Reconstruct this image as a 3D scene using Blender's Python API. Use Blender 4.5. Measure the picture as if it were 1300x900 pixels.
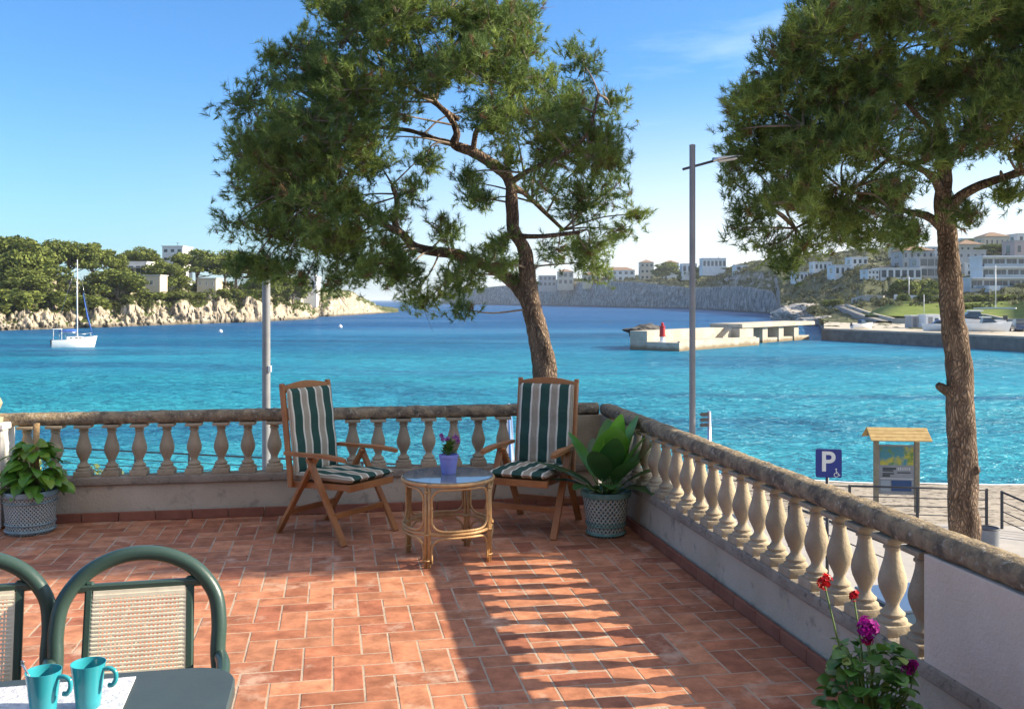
import bpy, bmesh, math, random
import numpy as np
from mathutils import Vector, Matrix, noise as mnoise
R = math.radians
PI = math.pi
for o in list(bpy.data.objects): bpy.data.objects.remove(o)
SC = bpy.context.scene
COL = SC.collection

# ------------------------------------------------------------------ camera, sky, sun, exposure
CAMZ = 1.72
F = 1200.0                      # focal length, in pixels of the 1300-wide photograph
HOR = 381.0
cam = bpy.data.cameras.new('camera'); camo = bpy.data.objects.new('camera', cam); COL.objects.link(camo)
camo.location = (0, 0, CAMZ); camo.rotation_euler = (R(90), 0, 0)
cam.sensor_width = 36; cam.lens = 36*F/1300; cam.shift_y = (HOR-450)/1300
cam.clip_start = 0.05; cam.clip_end = 60000
SC.camera = camo
SUN_EL, SUN_AZ = 27.0, 4.0      # azimuth counter-clockwise from +X
world = bpy.data.worlds.new('World'); SC.world = world; world.use_nodes = True
nt = world.node_tree; bg = nt.nodes['Background']
sky = nt.nodes.new('ShaderNodeTexSky'); sky.sky_type = 'NISHITA'; sky.sun_disc = False
sky.sun_elevation = R(SUN_EL); sky.sun_rotation = R(90-SUN_AZ)
sky.air_density = 1.0; sky.dust_density = 0.9; sky.ozone_density = 1.6
hs = nt.nodes.new('ShaderNodeHueSaturation'); hs.inputs['Saturation'].default_value = 1.05
nt.links.new(sky.outputs[0], hs.inputs['Color'])
tint = nt.nodes.new('ShaderNodeMix'); tint.data_type = 'RGBA'; tint.blend_type = 'MULTIPLY'; tint.inputs['Factor'].default_value = 1
tint.inputs['B'].default_value = (.34, .60, .86, 1)
nt.links.new(hs.outputs[0], tint.inputs['A'])
# thin high cirrus
wtc = nt.nodes.new('ShaderNodeTexCoord'); wmp = nt.nodes.new('ShaderNodeMapping'); wmp.inputs['Scale'].default_value = (1.2, 1.2, 6)
wmp.inputs['Rotation'].default_value = (0, R(14), 0)
wn = nt.nodes.new('ShaderNodeTexNoise'); wn.inputs['Scale'].default_value = 2.3; wn.inputs['Detail'].default_value = 8; wn.inputs['Roughness'].default_value = .58
nt.links.new(wtc.outputs['Generated'], wmp.inputs[0]); nt.links.new(wmp.outputs[0], wn.inputs['Vector'])
wr = nt.nodes.new('ShaderNodeValToRGB'); wr.color_ramp.elements[0].position = .60; wr.color_ramp.elements[1].position = .85
wr.color_ramp.elements[1].color = (.30, .30, .30, 1); nt.links.new(wn.outputs['Fac'], wr.inputs[0])
cmx = nt.nodes.new('ShaderNodeMix'); cmx.data_type = 'RGBA'; cmx.inputs['B'].default_value = (5.5, 6.0, 6.6, 1)
nt.links.new(wr.outputs[0], cmx.inputs['Factor']); nt.links.new(tint.outputs['Result'], cmx.inputs['A'])
# whitish haze low over the sea, stronger on the sun's side
hsp = nt.nodes.new('ShaderNodeSeparateXYZ'); nt.links.new(wtc.outputs['Generated'], hsp.inputs[0])
hz1 = nt.nodes.new('ShaderNodeMapRange'); hz1.interpolation_type = 'SMOOTHSTEP'; hz1.inputs['From Min'].default_value = .24; hz1.inputs['From Max'].default_value = -.02; nt.links.new(hsp.outputs['Z'], hz1.inputs[0])
hz2 = nt.nodes.new('ShaderNodeMapRange'); hz2.interpolation_type = 'SMOOTHSTEP'; hz2.inputs['From Min'].default_value = -.45; hz2.inputs['From Max'].default_value = .28; hz2.inputs['To Min'].default_value = .12; nt.links.new(hsp.outputs['X'], hz2.inputs[0])
hzm = nt.nodes.new('ShaderNodeMath'); hzm.operation = 'MULTIPLY'; nt.links.new(hz1.outputs[0], hzm.inputs[0]); nt.links.new(hz2.outputs[0], hzm.inputs[1])
hmx = nt.nodes.new('ShaderNodeMix'); hmx.data_type = 'RGBA'; hmx.inputs['B'].default_value = (4.4, 4.5, 4.6, 1)
nt.links.new(hzm.outputs[0], hmx.inputs['Factor']); nt.links.new(cmx.outputs['Result'], hmx.inputs['A']); cmx = hmx
# added fill for the shade: unseen bright broken cloud veil overhead, thinning towards the horizon
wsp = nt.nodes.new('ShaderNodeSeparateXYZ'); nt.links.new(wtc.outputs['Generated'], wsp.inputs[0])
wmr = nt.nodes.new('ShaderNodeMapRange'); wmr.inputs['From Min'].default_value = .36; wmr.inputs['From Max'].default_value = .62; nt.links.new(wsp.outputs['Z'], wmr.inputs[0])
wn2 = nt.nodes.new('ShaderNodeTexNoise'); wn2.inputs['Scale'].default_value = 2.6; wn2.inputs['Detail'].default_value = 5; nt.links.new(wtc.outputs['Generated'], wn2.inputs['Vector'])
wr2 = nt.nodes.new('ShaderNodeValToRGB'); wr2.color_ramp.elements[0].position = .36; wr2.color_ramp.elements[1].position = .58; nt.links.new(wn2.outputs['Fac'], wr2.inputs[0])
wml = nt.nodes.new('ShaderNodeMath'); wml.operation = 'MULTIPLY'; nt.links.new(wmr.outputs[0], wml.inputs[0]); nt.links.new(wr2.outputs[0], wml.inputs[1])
wmx = nt.nodes.new('ShaderNodeMapRange'); wmx.interpolation_type = 'SMOOTHSTEP'; wmx.inputs['From Min'].default_value = -.65; wmx.inputs['From Max'].default_value = .15; wmx.inputs['To Min'].default_value = .08; nt.links.new(wsp.outputs['X'], wmx.inputs[0])  # veil thinned on the left, for less fill on the shaded baluster sides
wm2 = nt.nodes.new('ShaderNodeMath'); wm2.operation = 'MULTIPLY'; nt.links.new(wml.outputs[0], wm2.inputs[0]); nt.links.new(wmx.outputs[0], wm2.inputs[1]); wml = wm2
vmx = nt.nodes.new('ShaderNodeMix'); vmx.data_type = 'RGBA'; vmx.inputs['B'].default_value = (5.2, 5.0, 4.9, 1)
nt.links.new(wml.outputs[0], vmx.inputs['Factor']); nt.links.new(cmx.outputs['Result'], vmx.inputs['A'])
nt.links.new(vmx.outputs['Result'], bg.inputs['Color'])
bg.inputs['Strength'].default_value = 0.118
sl = bpy.data.lights.new('sun', 'SUN'); slo = bpy.data.objects.new('sun', sl); COL.objects.link(slo)
sl.energy = 5.0; sl.angle = R(0.5); sl.color = (1.0, 0.87, 0.66)
SDIR = Vector((math.cos(R(SUN_EL))*math.cos(R(SUN_AZ)), math.cos(R(SUN_EL))*math.sin(R(SUN_AZ)), math.sin(R(SUN_EL))))
slo.rotation_euler = SDIR.to_track_quat('Z', 'Y').to_euler()
slo.location = (30, 0, 30)
SC.view_settings.view_transform = 'Standard'; SC.view_settings.look = 'None'
SC.view_settings.gamma = 1; SC.view_settings.use_curve_mapping = False
SC.view_settings.exposure = 1.27

def P(u, v, d):                 # layout measure: where a photo point at distance d stands
    return Vector(((u-650)/F*d, d, CAMZ-(v-HOR)/F*d))
SEA = CAMZ-7.0                  # water level
GND = -4.2                      # promenade level

# ------------------------------------------------------------------ mesh helpers
class MB:
    def __init__(s): s.v = []; s.f = []; s.m = []; s.c = None
    def add(s, vs, fs, m=0):
        n = len(s.v); s.v += [tuple(v) for v in vs]
        s.f += [tuple(i+n for i in f) for f in fs]; s.m += [m]*len(fs); return s
    def box(s, c, size, rz=0, m=0, mat=None):
        hx, hy, hz = size[0]/2, size[1]/2, size[2]/2
        M = Matrix.Translation(c) @ (mat if mat else Matrix.Rotation(rz, 4, 'Z'))
        vs = [M @ Vector((x*hx, y*hy, z*hz)) for x in (-1, 1) for y in (-1, 1) for z in (-1, 1)]
        return s.add(vs, [(0,1,3,2),(4,6,7,5),(0,4,5,1),(2,3,7,6),(0,2,6,4),(1,5,7,3)], m)
    def rbox(s, c, size, r, rz=0, seg=2, m=0, mat=None):
        bm = bmesh.new(); bmesh.ops.create_cube(bm, size=1)
        for v in bm.verts: v.co = Vector((v.co.x*size[0], v.co.y*size[1], v.co.z*size[2]))
        bmesh.ops.bevel(bm, geom=bm.edges[:], offset=r, segments=seg, affect='EDGES', profile=0.5)
        M = Matrix.Translation(c) @ (mat if mat else Matrix.Rotation(rz, 4, 'Z'))
        bm.verts.index_update()
        s.add([M @ v.co for v in bm.verts], [tuple(v.index for v in f.verts) for f in bm.faces], m); bm.free(); return s
    def bar(s, p0, p1, w, h, up=(0,0,1), r=0.003, m=0):
        p0, p1 = Vector(p0), Vector(p1); d = p1-p0; L = d.length; x = d.normalized()
        y = Vector(up).cross(x)
        if y.length < 1e-4: y = Vector((0,1,0)).cross(x)
        y.normalize(); z = x.cross(y)
        M = Matrix((x, y, z)).transposed().to_4x4()
        if r > 0: return s.rbox((p0+p1)/2, (L, w, h), min(r, w*.4, h*.4), m=m, mat=M, seg=1)
        return s.box((p0+p1)/2, (L, w, h), m=m, mat=M)
    def tube(s, pts, rad, n=8, m=0, cap=True, jit=0.0, jscale=3.0):
        pts = [Vector(p) for p in pts]; k = len(pts)
        if not hasattr(rad, '__len__'): rad = [rad]*k
        rings = []; ref = None
        for i, p in enumerate(pts):
            t = (pts[min(i+1, k-1)]-pts[max(i-1, 0)]).normalized()
            if ref is None:
                ref = Vector((1,0,0)) if abs(t.x) < .8 else Vector((0,1,0))
            a = (ref-t*ref.dot(t)).normalized(); b = t.cross(a); ref = a
            rg = []
            for j in range(n):
                q = a*math.cos(2*PI*j/n)+b*math.sin(2*PI*j/n)
                rr = rad[i]
                if jit: rr *= 1+jit*mnoise.noise((p+q*rad[i])*jscale)+jit*.5*mnoise.noise((p+q*rad[i])*jscale*3)
                rg.append(p+q*rr)
            rings.append(rg)
        vs = [q for rg in rings for q in rg]
        fs = [(i*n+j, i*n+(j+1)%n, (i+1)*n+(j+1)%n, (i+1)*n+j) for i in range(k-1) for j in range(n)]
        if cap: fs += [tuple(range(n))[::-1], tuple(range((k-1)*n, k*n))]
        return s.add(vs, fs, m)
    def ring(s, c, rx, ry, rad, n=40, k=8, m=0, a0=0, a1=2*PI, z=None):
        pts = [Vector((c[0]+rx*math.cos(a0+(a1-a0)*i/n), c[1]+ry*math.sin(a0+(a1-a0)*i/n), c[2])) for i in range(n+1)]
        return s.tube(pts, rad, k, m)
    def lathe(s, prof, n=20, c=(0,0,0), m=0, cap=True):
        c = Vector(c); vs = []; k = len(prof)
        for r, z in prof:
            for j in range(n): vs.append(c+Vector((r*math.cos(2*PI*j/n), r*math.sin(2*PI*j/n), z)))
        fs = [(i*n+j, i*n+(j+1)%n, (i+1)*n+(j+1)%n, (i+1)*n+j) for i in range(k-1) for j in range(n)]
        if cap: fs += [tuple(range(n))[::-1], tuple(range((k-1)*n, k*n))]
        return s.add(vs, fs, m)
    def prism(s, poly, z0, z1, m=0):
        n = len(poly); vs = [(x, y, z0) for x, y in poly]+[(x, y, z1) for x, y in poly]
        return s.add(vs, [tuple(range(n))[::-1], tuple(range(n, 2*n))]+[(i, (i+1)%n, n+(i+1)%n, n+i) for i in range(n)], m)
    def xf(s, M, start=0):
        for i in range(start, len(s.v)): s.v[i] = tuple(M @ Vector(s.v[i]))
        return s
    def build(s, name, mats, parent=None, smooth=False, loc=None, ang=None):
        me = bpy.data.meshes.new(name); me.from_pydata(s.v, [], s.f)
        if not isinstance(mats, (list, tuple)): mats = [mats]
        for mt in mats: me.materials.append(mt)
        if len(mats) > 1: me.polygons.foreach_set('material_index', s.m)
        if s.c is not None:
            a = me.color_attributes.new('Col', 'FLOAT_COLOR', 'POINT')
            a.data.foreach_set('color', np.asarray(s.c, dtype=np.float32).ravel())
        me.update()
        bm = bmesh.new(); bm.from_mesh(me); bmesh.ops.recalc_face_normals(bm, faces=bm.faces); bm.to_mesh(me); bm.free()
        if smooth:
            me.shade_smooth()
            if ang: me.set_sharp_from_angle(angle=R(ang))
        o = bpy.data.objects.new(name, me); COL.objects.link(o)
        if parent: o.parent = parent
        if loc: o.location = loc
        return o

def np_obj(name, V, T, mat, col=None, parent=None, quads=False):
    """one mesh object out of arrays: V (n,3) points, T (m,3|4) faces, col (n,3) colour per point"""
    V = np.asarray(V, np.float32); T = np.asarray(T, np.int32); k = T.shape[1]
    me = bpy.data.meshes.new(name); me.vertices.add(len(V)); me.vertices.foreach_set('co', V.ravel())
    me.loops.add(T.size); me.loops.foreach_set('vertex_index', T.ravel())
    me.polygons.add(len(T)); me.polygons.foreach_set('loop_start', np.arange(0, T.size, k, dtype=np.int32))
    if col is not None:
        a = me.color_attributes.new('Col', 'FLOAT_COLOR', 'POINT')
        c4 = np.ones((len(V), 4), np.float32); c4[:, :3] = col; a.data.foreach_set('color', c4.ravel())
    me.materials.append(mat); me.update(calc_edges=True); me.validate()
    o = bpy.data.objects.new(name, me); COL.objects.link(o)
    if parent: o.parent = parent
    return o

def tag(o, label=None, cat=None, group=None, kind=None):
    if label: o['label'] = label
    if cat: o['category'] = cat
    if group: o['group'] = group
    if kind: o['kind'] = kind
    return o
def thing(name, label, cat, loc=(0,0,0), rz=0, group=None):
    o = bpy.data.objects.new(name, None); COL.objects.link(o); o.empty_display_size = .2
    o.location = loc; o.rotation_euler = (0, 0, rz)
    return tag(o, label, cat, group)
def dup(root, loc, rz, label, scale=None):
    r = root.copy(); COL.objects.link(r); r.location = loc; r.rotation_euler = (0, 0, rz); r['label'] = label
    if scale: r.scale = scale
    for ch in list(root.children):
        c = ch.copy(); COL.objects.link(c); c.parent = r
        for g in ch.children:
            e = g.copy(); COL.objects.link(e); e.parent = c
    return r
def spline(pts, n=6):
    """Catmull-Rom through tuples of any length"""
    P_ = [np.array(p, float) for p in pts]; P_ = [2*P_[0]-P_[1]]+P_+[2*P_[-1]-P_[-2]]; out = []
    for i in range(1, len(P_)-2):
        for k in range(n):
            t = k/n; a, b, c, d = P_[i-1:i+3]
            out.append(.5*((2*b)+(-a+c)*t+(2*a-5*b+4*c-d)*t*t+(-a+3*b-3*c+d)*t**3))
    out.append(P_[-2]); return out

# ------------------------------------------------------------------ materials
def mat(name, col, rough=.7, col2=None, scale=5, bump=0, bscale=None, spec=.4, detail=6, metal=0, coat=0, stretch=None, contrast=(.35,.65), col3=None, scale3=None, c3=(.55,.62)):
    m = bpy.data.materials.new(name); m.use_nodes = True; n = m.node_tree; b = n.nodes['Principled BSDF']
    b.inputs['Base Color'].default_value = (*col, 1); b.inputs['Roughness'].default_value = rough
    b.inputs['Specular IOR Level'].default_value = spec; b.inputs['Metallic'].default_value = metal
    if coat: b.inputs['Coat Weight'].default_value = coat; b.inputs['Coat Roughness'].default_value = .08
    if col2 is None and not bump: return m
    tc = n.nodes.new('ShaderNodeTexCoord'); src = tc.outputs['Object']
    if stretch:
        mp = n.nodes.new('ShaderNodeMapping'); mp.inputs['Scale'].default_value = stretch
        n.links.new(src, mp.inputs['Vector']); src = mp.outputs[0]
    def nz(sc):
        t = n.nodes.new('ShaderNodeTexNoise'); t.inputs['Scale'].default_value = sc; t.inputs['Detail'].default_value = detail
        t.inputs['Roughness'].default_value = .6; n.links.new(src, t.inputs['Vector']); return t.outputs['Fac']
    if col2 is not None:
        rp = n.nodes.new('ShaderNodeValToRGB'); n.links.new(nz(scale), rp.inputs[0])
        rp.color_ramp.elements[0].position = contrast[0]; rp.color_ramp.elements[1].position = contrast[1]
        rp.color_ramp.elements[0].color = (*col, 1); rp.color_ramp.elements[1].color = (*col2, 1)
        out = rp.outputs[0]
        if col3 is not None:
            r3 = n.nodes.new('ShaderNodeValToRGB'); n.links.new(nz(scale3 or scale*3.7), r3.inputs[0])
            r3.color_ramp.elements[0].position = c3[0]; r3.color_ramp.elements[1].position = c3[1]
            mx = n.nodes.new('ShaderNodeMix'); mx.data_type = 'RGBA'
            n.links.new(r3.outputs[0], mx.inputs['Factor']); n.links.new(out, mx.inputs['A']); mx.inputs['B'].default_value = (*col3, 1)
            out = mx.outputs['Result']
        n.links.new(out, b.inputs['Base Color'])
    if bump:
        bp = n.nodes.new('ShaderNodeBump'); bp.inputs['Strength'].default_value = bump; bp.inputs['Distance'].default_value = .02
        n.links.new(nz(bscale or scale*4), bp.inputs['Height']); n.links.new(bp.outputs[0], b.inputs['Normal'])
    return m
def leafmat(name, rough=.5, trans=.3, spec=.3):
    m = bpy.data.materials.new(name); m.use_nodes = True; n = m.node_tree; b = n.nodes['Principled BSDF']
    at = n.nodes.new('ShaderNodeAttribute'); at.attribute_name = 'Col'
    b.inputs['Roughness'].default_value = rough; b.inputs['Specular IOR Level'].default_value = spec
    n.links.new(at.outputs['Color'], b.inputs['Base Color'])
    tr = n.nodes.new('ShaderNodeBsdfTranslucent'); n.links.new(at.outputs['Color'], tr.inputs['Color'])
    mx = n.nodes.new('ShaderNodeMixShader'); mx.inputs[0].default_value = trans
    n.links.new(b.outputs[0], mx.inputs[1]); n.links.new(tr.outputs[0], mx.inputs[2])
    n.links.new(mx.outputs[0], n.nodes['Material Output'].inputs['Surface']); return m

M = {}
M['needle'] = leafmat('pine_needle', .55, .32, .25)
M['leaf'] = leafmat('plant_leaf', .35, .25, .5)
M['farleaf'] = leafmat('far_foliage', .8, .25, .1)
M['petal'] = leafmat('petal', .6, .3, .2)
def bark_mat():
    m = mat('pine_bark', (.16,.115,.09), .95, (.37,.275,.205), 8, 1.0, 26, .1, stretch=(1,1,.4)); n = m.node_tree; b = n.nodes['Principled BSDF']
    tc = n.nodes.new('ShaderNodeTexCoord'); mp = n.nodes.new('ShaderNodeMapping'); mp.inputs['Scale'].default_value = (1,1,.38); n.links.new(tc.outputs['Object'], mp.inputs[0])
    nz = n.nodes.new('ShaderNodeTexNoise'); nz.inputs['Scale'].default_value = 9; n.links.new(mp.outputs[0], nz.inputs['Vector'])
    ad = n.nodes.new('ShaderNodeMix'); ad.data_type = 'VECTOR'; ad.inputs['Factor'].default_value = .12; n.links.new(mp.outputs[0], ad.inputs['A']); n.links.new(nz.outputs['Color'], ad.inputs['B'])
    vo = n.nodes.new('ShaderNodeTexVoronoi'); vo.feature = 'DISTANCE_TO_EDGE'; vo.inputs['Scale'].default_value = 38; n.links.new(ad.outputs['Result'], vo.inputs['Vector'])
    r = n.nodes.new('ShaderNodeValToRGB'); r.color_ramp.elements[0].position = .0; r.color_ramp.elements[1].position = .34; r.color_ramp.elements[0].color = (.35,.35,.35,1); n.links.new(vo.outputs['Distance'], r.inputs[0])
    old = b.inputs['Base Color'].links[0].from_socket; mx = n.nodes.new('ShaderNodeMix'); mx.data_type = 'RGBA'; mx.inputs['A'].default_value = (.03,.02,.017,1); n.links.new(r.outputs[0], mx.inputs['Factor']); n.links.new(old, mx.inputs['B']); n.links.new(mx.outputs['Result'], b.inputs['Base Color'])
    bp0 = b.inputs['Normal'].links[0].from_node; bp = n.nodes.new('ShaderNodeBump'); bp.inputs['Strength'].default_value = 1; bp.inputs['Distance'].default_value = .03
    n.links.new(r.outputs[0], bp.inputs['Height']); n.links.new(bp0.outputs[0], bp.inputs['Normal']); n.links.new(bp.outputs[0], b.inputs['Normal']); return m
M['bark'] = bark_mat()
M['twig'] = mat('twig', (.26,.21,.17), .9, (.13,.10,.08), 8, .3, 30, .2)
M['rail_stone'] = mat('lichen_stone', (.13,.108,.085), .95, (.39,.30,.19), 13, 1.0, 55, .15, col3=(.46,.41,.33), scale3=34, c3=(.58,.68))
M['plinth'] = mat('plinth_render', (.46,.38,.28), .92, (.56,.47,.36), 2.3, .45, 60, .2, col3=(.26,.22,.17), scale3=7, c3=(.56,.74))
M['ledge'] = mat('ledge_concrete', (.25,.21,.165), .95, (.36,.305,.24), 6, .7, 50, .2, col3=(.14,.12,.10), scale3=20, c3=(.56,.7))
M['baluster'] = mat('cast_stone', (.33,.265,.18), .85, (.43,.35,.245), 7, .25, 70, .25, col3=(.29,.235,.17), scale3=17, c3=(.58,.75))
def vary(m, k):       # every piece a little lighter or darker than the next
    n = m.node_tree; b = n.nodes['Principled BSDF']; src = b.inputs['Base Color'].links[0].from_socket
    oi = n.nodes.new('ShaderNodeObjectInfo'); mr = n.nodes.new('ShaderNodeMapRange'); mr.inputs['To Min'].default_value = 1-k; mr.inputs['To Max'].default_value = 1+k; n.links.new(oi.outputs['Random'], mr.inputs[0])
    h = n.nodes.new('ShaderNodeHueSaturation'); n.links.new(mr.outputs[0], h.inputs['Value']); n.links.new(src, h.inputs['Color']); n.links.new(h.outputs[0], b.inputs['Base Color'])
vary(M['baluster'], .16)
M['pier_render'] = mat('rough_render', (.62,.505,.395), .95, (.70,.585,.475), 3, .4, 70, .2, col3=(.42,.345,.28), scale3=2.2, c3=(.55,.8))
M['white_wall'] = mat('white_paint', (.74,.72,.69), .8, (.66,.63,.59), 3, .2, 60)
M['skirt'] = mat('skirting_tile', (.22,.075,.045), .6, (.30,.11,.065), 6, .2, 40)
M['grout'] = mat('grout', (.46,.36,.27), .95, (.33,.25,.19), 5, .3, 90)
M['teak'] = mat('teak', (.30,.115,.038), .45, (.42,.18,.065), 6, .15, 50, .4, stretch=(1,1,1))
M['rattan'] = mat('rattan', (.55,.34,.15), .45, (.42,.24,.10), 20, .2, 60, .4)
M['green_plastic'] = mat('green_resin', (.028,.058,.050), .35, (.034,.068,.058), 4, .05, 90, .5)
M['table_top'] = mat('table_resin', (.038,.056,.062), .5, (.045,.066,.072), 8, .05, 120, .5)
M['mesh_cane'] = mat('cream_weave', (.82,.77,.64), .6, (.70,.65,.53), 30)
M['mug'] = mat('turquoise_glaze', (.028,.27,.33), .18, None, spec=.5)
M['steel'] = mat('steel', (.6,.6,.6), .25, metal=1)
M['pole_metal'] = mat('grey_painted_metal', (.17,.175,.19), .5, (.22,.225,.24), 4, 0, None, .4)
M['dark_metal'] = mat('dark_metal', (.045,.045,.05), .5, None)
M['pot_soil'] = mat('soil', (.05,.035,.025), .95, (.09,.06,.04), 40, .6, 60)
M['lilac'] = mat('lilac_glaze', (.25,.26,.62), .4, (.30,.31,.68), 12)
M['white'] = mat('white_gloss', (.78,.78,.77), .35, (.70,.70,.69), 1.2)
M['blue_canvas'] = mat('blue_canvas', (.03,.09,.34), .8, (.05,.13,.42), 2)
M['glass_dark'] = mat('window_glass', (.05,.07,.085), .12, None, spec=.6)
M['paving'] = mat('pale_paving', (.33,.305,.28), .9, (.41,.38,.35), .8, .3, 25, .2, col3=(.31,.28,.26), scale3=4, c3=(.55,.75))
M['sand'] = mat('pebbly_sand', (.27,.235,.19), .95, (.38,.33,.27), 1.5, 1.0, 14, .1, col3=(.13,.11,.09), scale3=4, c3=(.53,.62))
M['concrete'] = mat('pale_concrete', (.37,.33,.265), .9, (.48,.43,.355), .35, .4, 3, .2, col3=(.33,.28,.22), scale3=.9, c3=(.56,.7))
def stain(m, z0, z1, col, k):      # brown band that weed and water leave just above the water line
    n = m.node_tree; b = n.nodes['Principled BSDF']; src = b.inputs['Base Color'].links[0].from_socket
    g = n.nodes.new('ShaderNodeNewGeometry'); s_ = n.nodes.new('ShaderNodeSeparateXYZ'); n.links.new(g.outputs['Position'], s_.inputs[0])
    nz = n.nodes.new('ShaderNodeTexNoise'); nz.inputs['Scale'].default_value = .8; n.links.new(g.outputs['Position'], nz.inputs['Vector'])
    ad = n.nodes.new('ShaderNodeMath'); ad.operation = 'MULTIPLY_ADD'; ad.inputs[1].default_value = -.9; n.links.new(nz.outputs['Fac'], ad.inputs[0]); n.links.new(s_.outputs['Z'], ad.inputs[2])
    mr = n.nodes.new('ShaderNodeMapRange'); mr.inputs['From Min'].default_value = z1-.45; mr.inputs['From Max'].default_value = z0-.45; mr.inputs['To Max'].default_value = k; n.links.new(ad.outputs[0], mr.inputs[0])
    mx = n.nodes.new('ShaderNodeMix'); mx.data_type = 'RGBA'; n.links.new(mr.outputs[0], mx.inputs['Factor']); n.links.new(src, mx.inputs['A']); mx.inputs['B'].default_value = (*col, 1); n.links.new(mx.outputs['Result'], b.inputs['Base Color'])
stain(M['concrete'], SEA+.25, SEA+.75, (.16,.115,.06), .85)
M['dark_wall'] = mat('dark_stone_wall', (.13,.12,.11), .9, (.20,.185,.165), .8, .5, 3, .2)
M['pine_wood'] = mat('pine_plank', (.50,.35,.145), .6, (.38,.25,.095), 6, .2, 30, .3)
M['grey_wood'] = mat('weathered_post', (.20,.17,.12), .8, (.28,.24,.17), 8, .3, 40, .2)
# ------------------------------------------------------------------ setting: sea
def sea_mat():
    m = bpy.data.materials.new('sea_water'); m.use_nodes = True; n = m.node_tree; b = n.nodes['Principled BSDF']
    g = n.nodes.new('ShaderNodeNewGeometry'); sp = n.nodes.new('ShaderNodeSeparateXYZ'); n.links.new(g.outputs['Position'], sp.inputs[0])
    def noise(scale, sx, sy, det=4, rough=.55, dist=0):
        mp = n.nodes.new('ShaderNodeMapping'); mp.inputs['Scale'].default_value = (sx, sy, 1)
        n.links.new(g.outputs['Position'], mp.inputs[0])
        t = n.nodes.new('ShaderNodeTexNoise'); t.inputs['Scale'].default_value = scale; t.inputs['Detail'].default_value = det
        t.inputs['Roughness'].default_value = rough; t.inputs['Distortion'].default_value = dist
        n.links.new(mp.outputs[0], t.inputs['Vector']); return t.outputs['Fac']
    def math_(op, a, bb):
        q = n.nodes.new('ShaderNodeMath'); q.operation = op
        for i, s in enumerate((a, bb)):
            if isinstance(s, (int, float)): q.inputs[i].default_value = s
            else: n.links.new(s, q.inputs[i])
        return q.outputs[0]
    mr = n.nodes.new('ShaderNodeMapRange'); n.links.new(sp.outputs['Y'], mr.inputs[0])
    mr.inputs['From Min'].default_value = 25; mr.inputs['From Max'].default_value = 420
    big = noise(.012, 1, 2.2, 3)
    t = math_('ADD', mr.outputs[0], math_('MULTIPLY', math_('SUBTRACT', big, .5), .55))
    rp = n.nodes.new('ShaderNodeValToRGB'); n.links.new(t, rp.inputs[0]); cr = rp.color_ramp
    cr.elements[0].position = 0; cr.elements[0].color = (.036, .335, .405, 1)
    cr.elements[1].position = 1; cr.elements[1].color = (.004, .08, .24, 1)
    e = cr.elements.new(.12); e.color = (.020, .27, .38, 1)
    e = cr.elements.new(.32); e.color = (.009, .155, .30, 1)
    e = cr.elements.new(.6); e.color = (.005, .10, .265, 1)
    # meadows of sea grass on the bottom
    gr = n.nodes.new('ShaderNodeValToRGB'); n.links.new(noise(.028, .45, 1.5, 5, .55, .8), gr.inputs[0])
    gr.color_ramp.elements[0].position = .51; gr.color_ramp.elements[1].position = .66
    mx = n.nodes.new('ShaderNodeMix'); mx.data_type = 'RGBA'; mx.inputs['B'].default_value = (.010, .085, .20, 1)
    n.links.new(math_('MULTIPLY', gr.outputs[0], .85), mx.inputs['Factor']); n.links.new(rp.outputs[0], mx.inputs['A'])
    n.nodes.remove(b); df = n.nodes.new('ShaderNodeBsdfDiffuse'); gl = n.nodes.new('ShaderNodeBsdfGlossy'); gl.inputs['Roughness'].default_value = .22
    n.links.new(mx.outputs['Result'], df.inputs['Color'])
    h = math_('ADD', math_('MULTIPLY', noise(.55, .55, 1.5, 5, .62, .3), 1.0), math_('MULTIPLY', noise(2.6, .6, 1.4, 3, .6), .22))
    h = math_('ADD', h, math_('MULTIPLY', noise(.11, .5, 1.3, 2, .5), 1.6))
    wind = noise(.016, .6, 1.6, 3, .5, .5); wm = n.nodes.new('ShaderNodeMapRange'); wm.inputs['From Min'].default_value = .36; wm.inputs['From Max'].default_value = .64; wm.inputs['To Min'].default_value = .45; wm.inputs['To Max'].default_value = 1.35; n.links.new(wind, wm.inputs[0])
    h = math_('MULTIPLY', h, wm.outputs[0])
    bp = n.nodes.new('ShaderNodeBump'); bp.inputs['Strength'].default_value = 1.0; bp.inputs['Distance'].default_value = 1.8
    n.links.new(h, bp.inputs['Height']); n.links.new(bp.outputs[0], gl.inputs['Normal']); n.links.new(bp.outputs[0], df.inputs['Normal'])
    # rough water never mirrors fully at a grazing view: waves hide one another
    fr = n.nodes.new('ShaderNodeFresnel'); fr.inputs['IOR'].default_value = 1.33; n.links.new(bp.outputs[0], fr.inputs['Normal'])
    ms = n.nodes.new('ShaderNodeMixShader'); n.links.new(math_('MINIMUM', math_('MULTIPLY', fr.outputs[0], .85), .5), ms.inputs[0])
    n.links.new(df.outputs[0], ms.inputs[1]); n.links.new(gl.outputs[0], ms.inputs[2]); n.links.new(ms.outputs[0], n.nodes['Material Output'].inputs['Surface'])
    return m
M['sea'] = sea_mat()
mb = MB(); mb.add([(-9000, 20, SEA), (9000, 20, SEA), (25000, 30000, SEA), (-25000, 30000, SEA)], [(0,1,2,3)])
tag(mb.build('sea', M['sea']), kind='structure')

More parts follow.
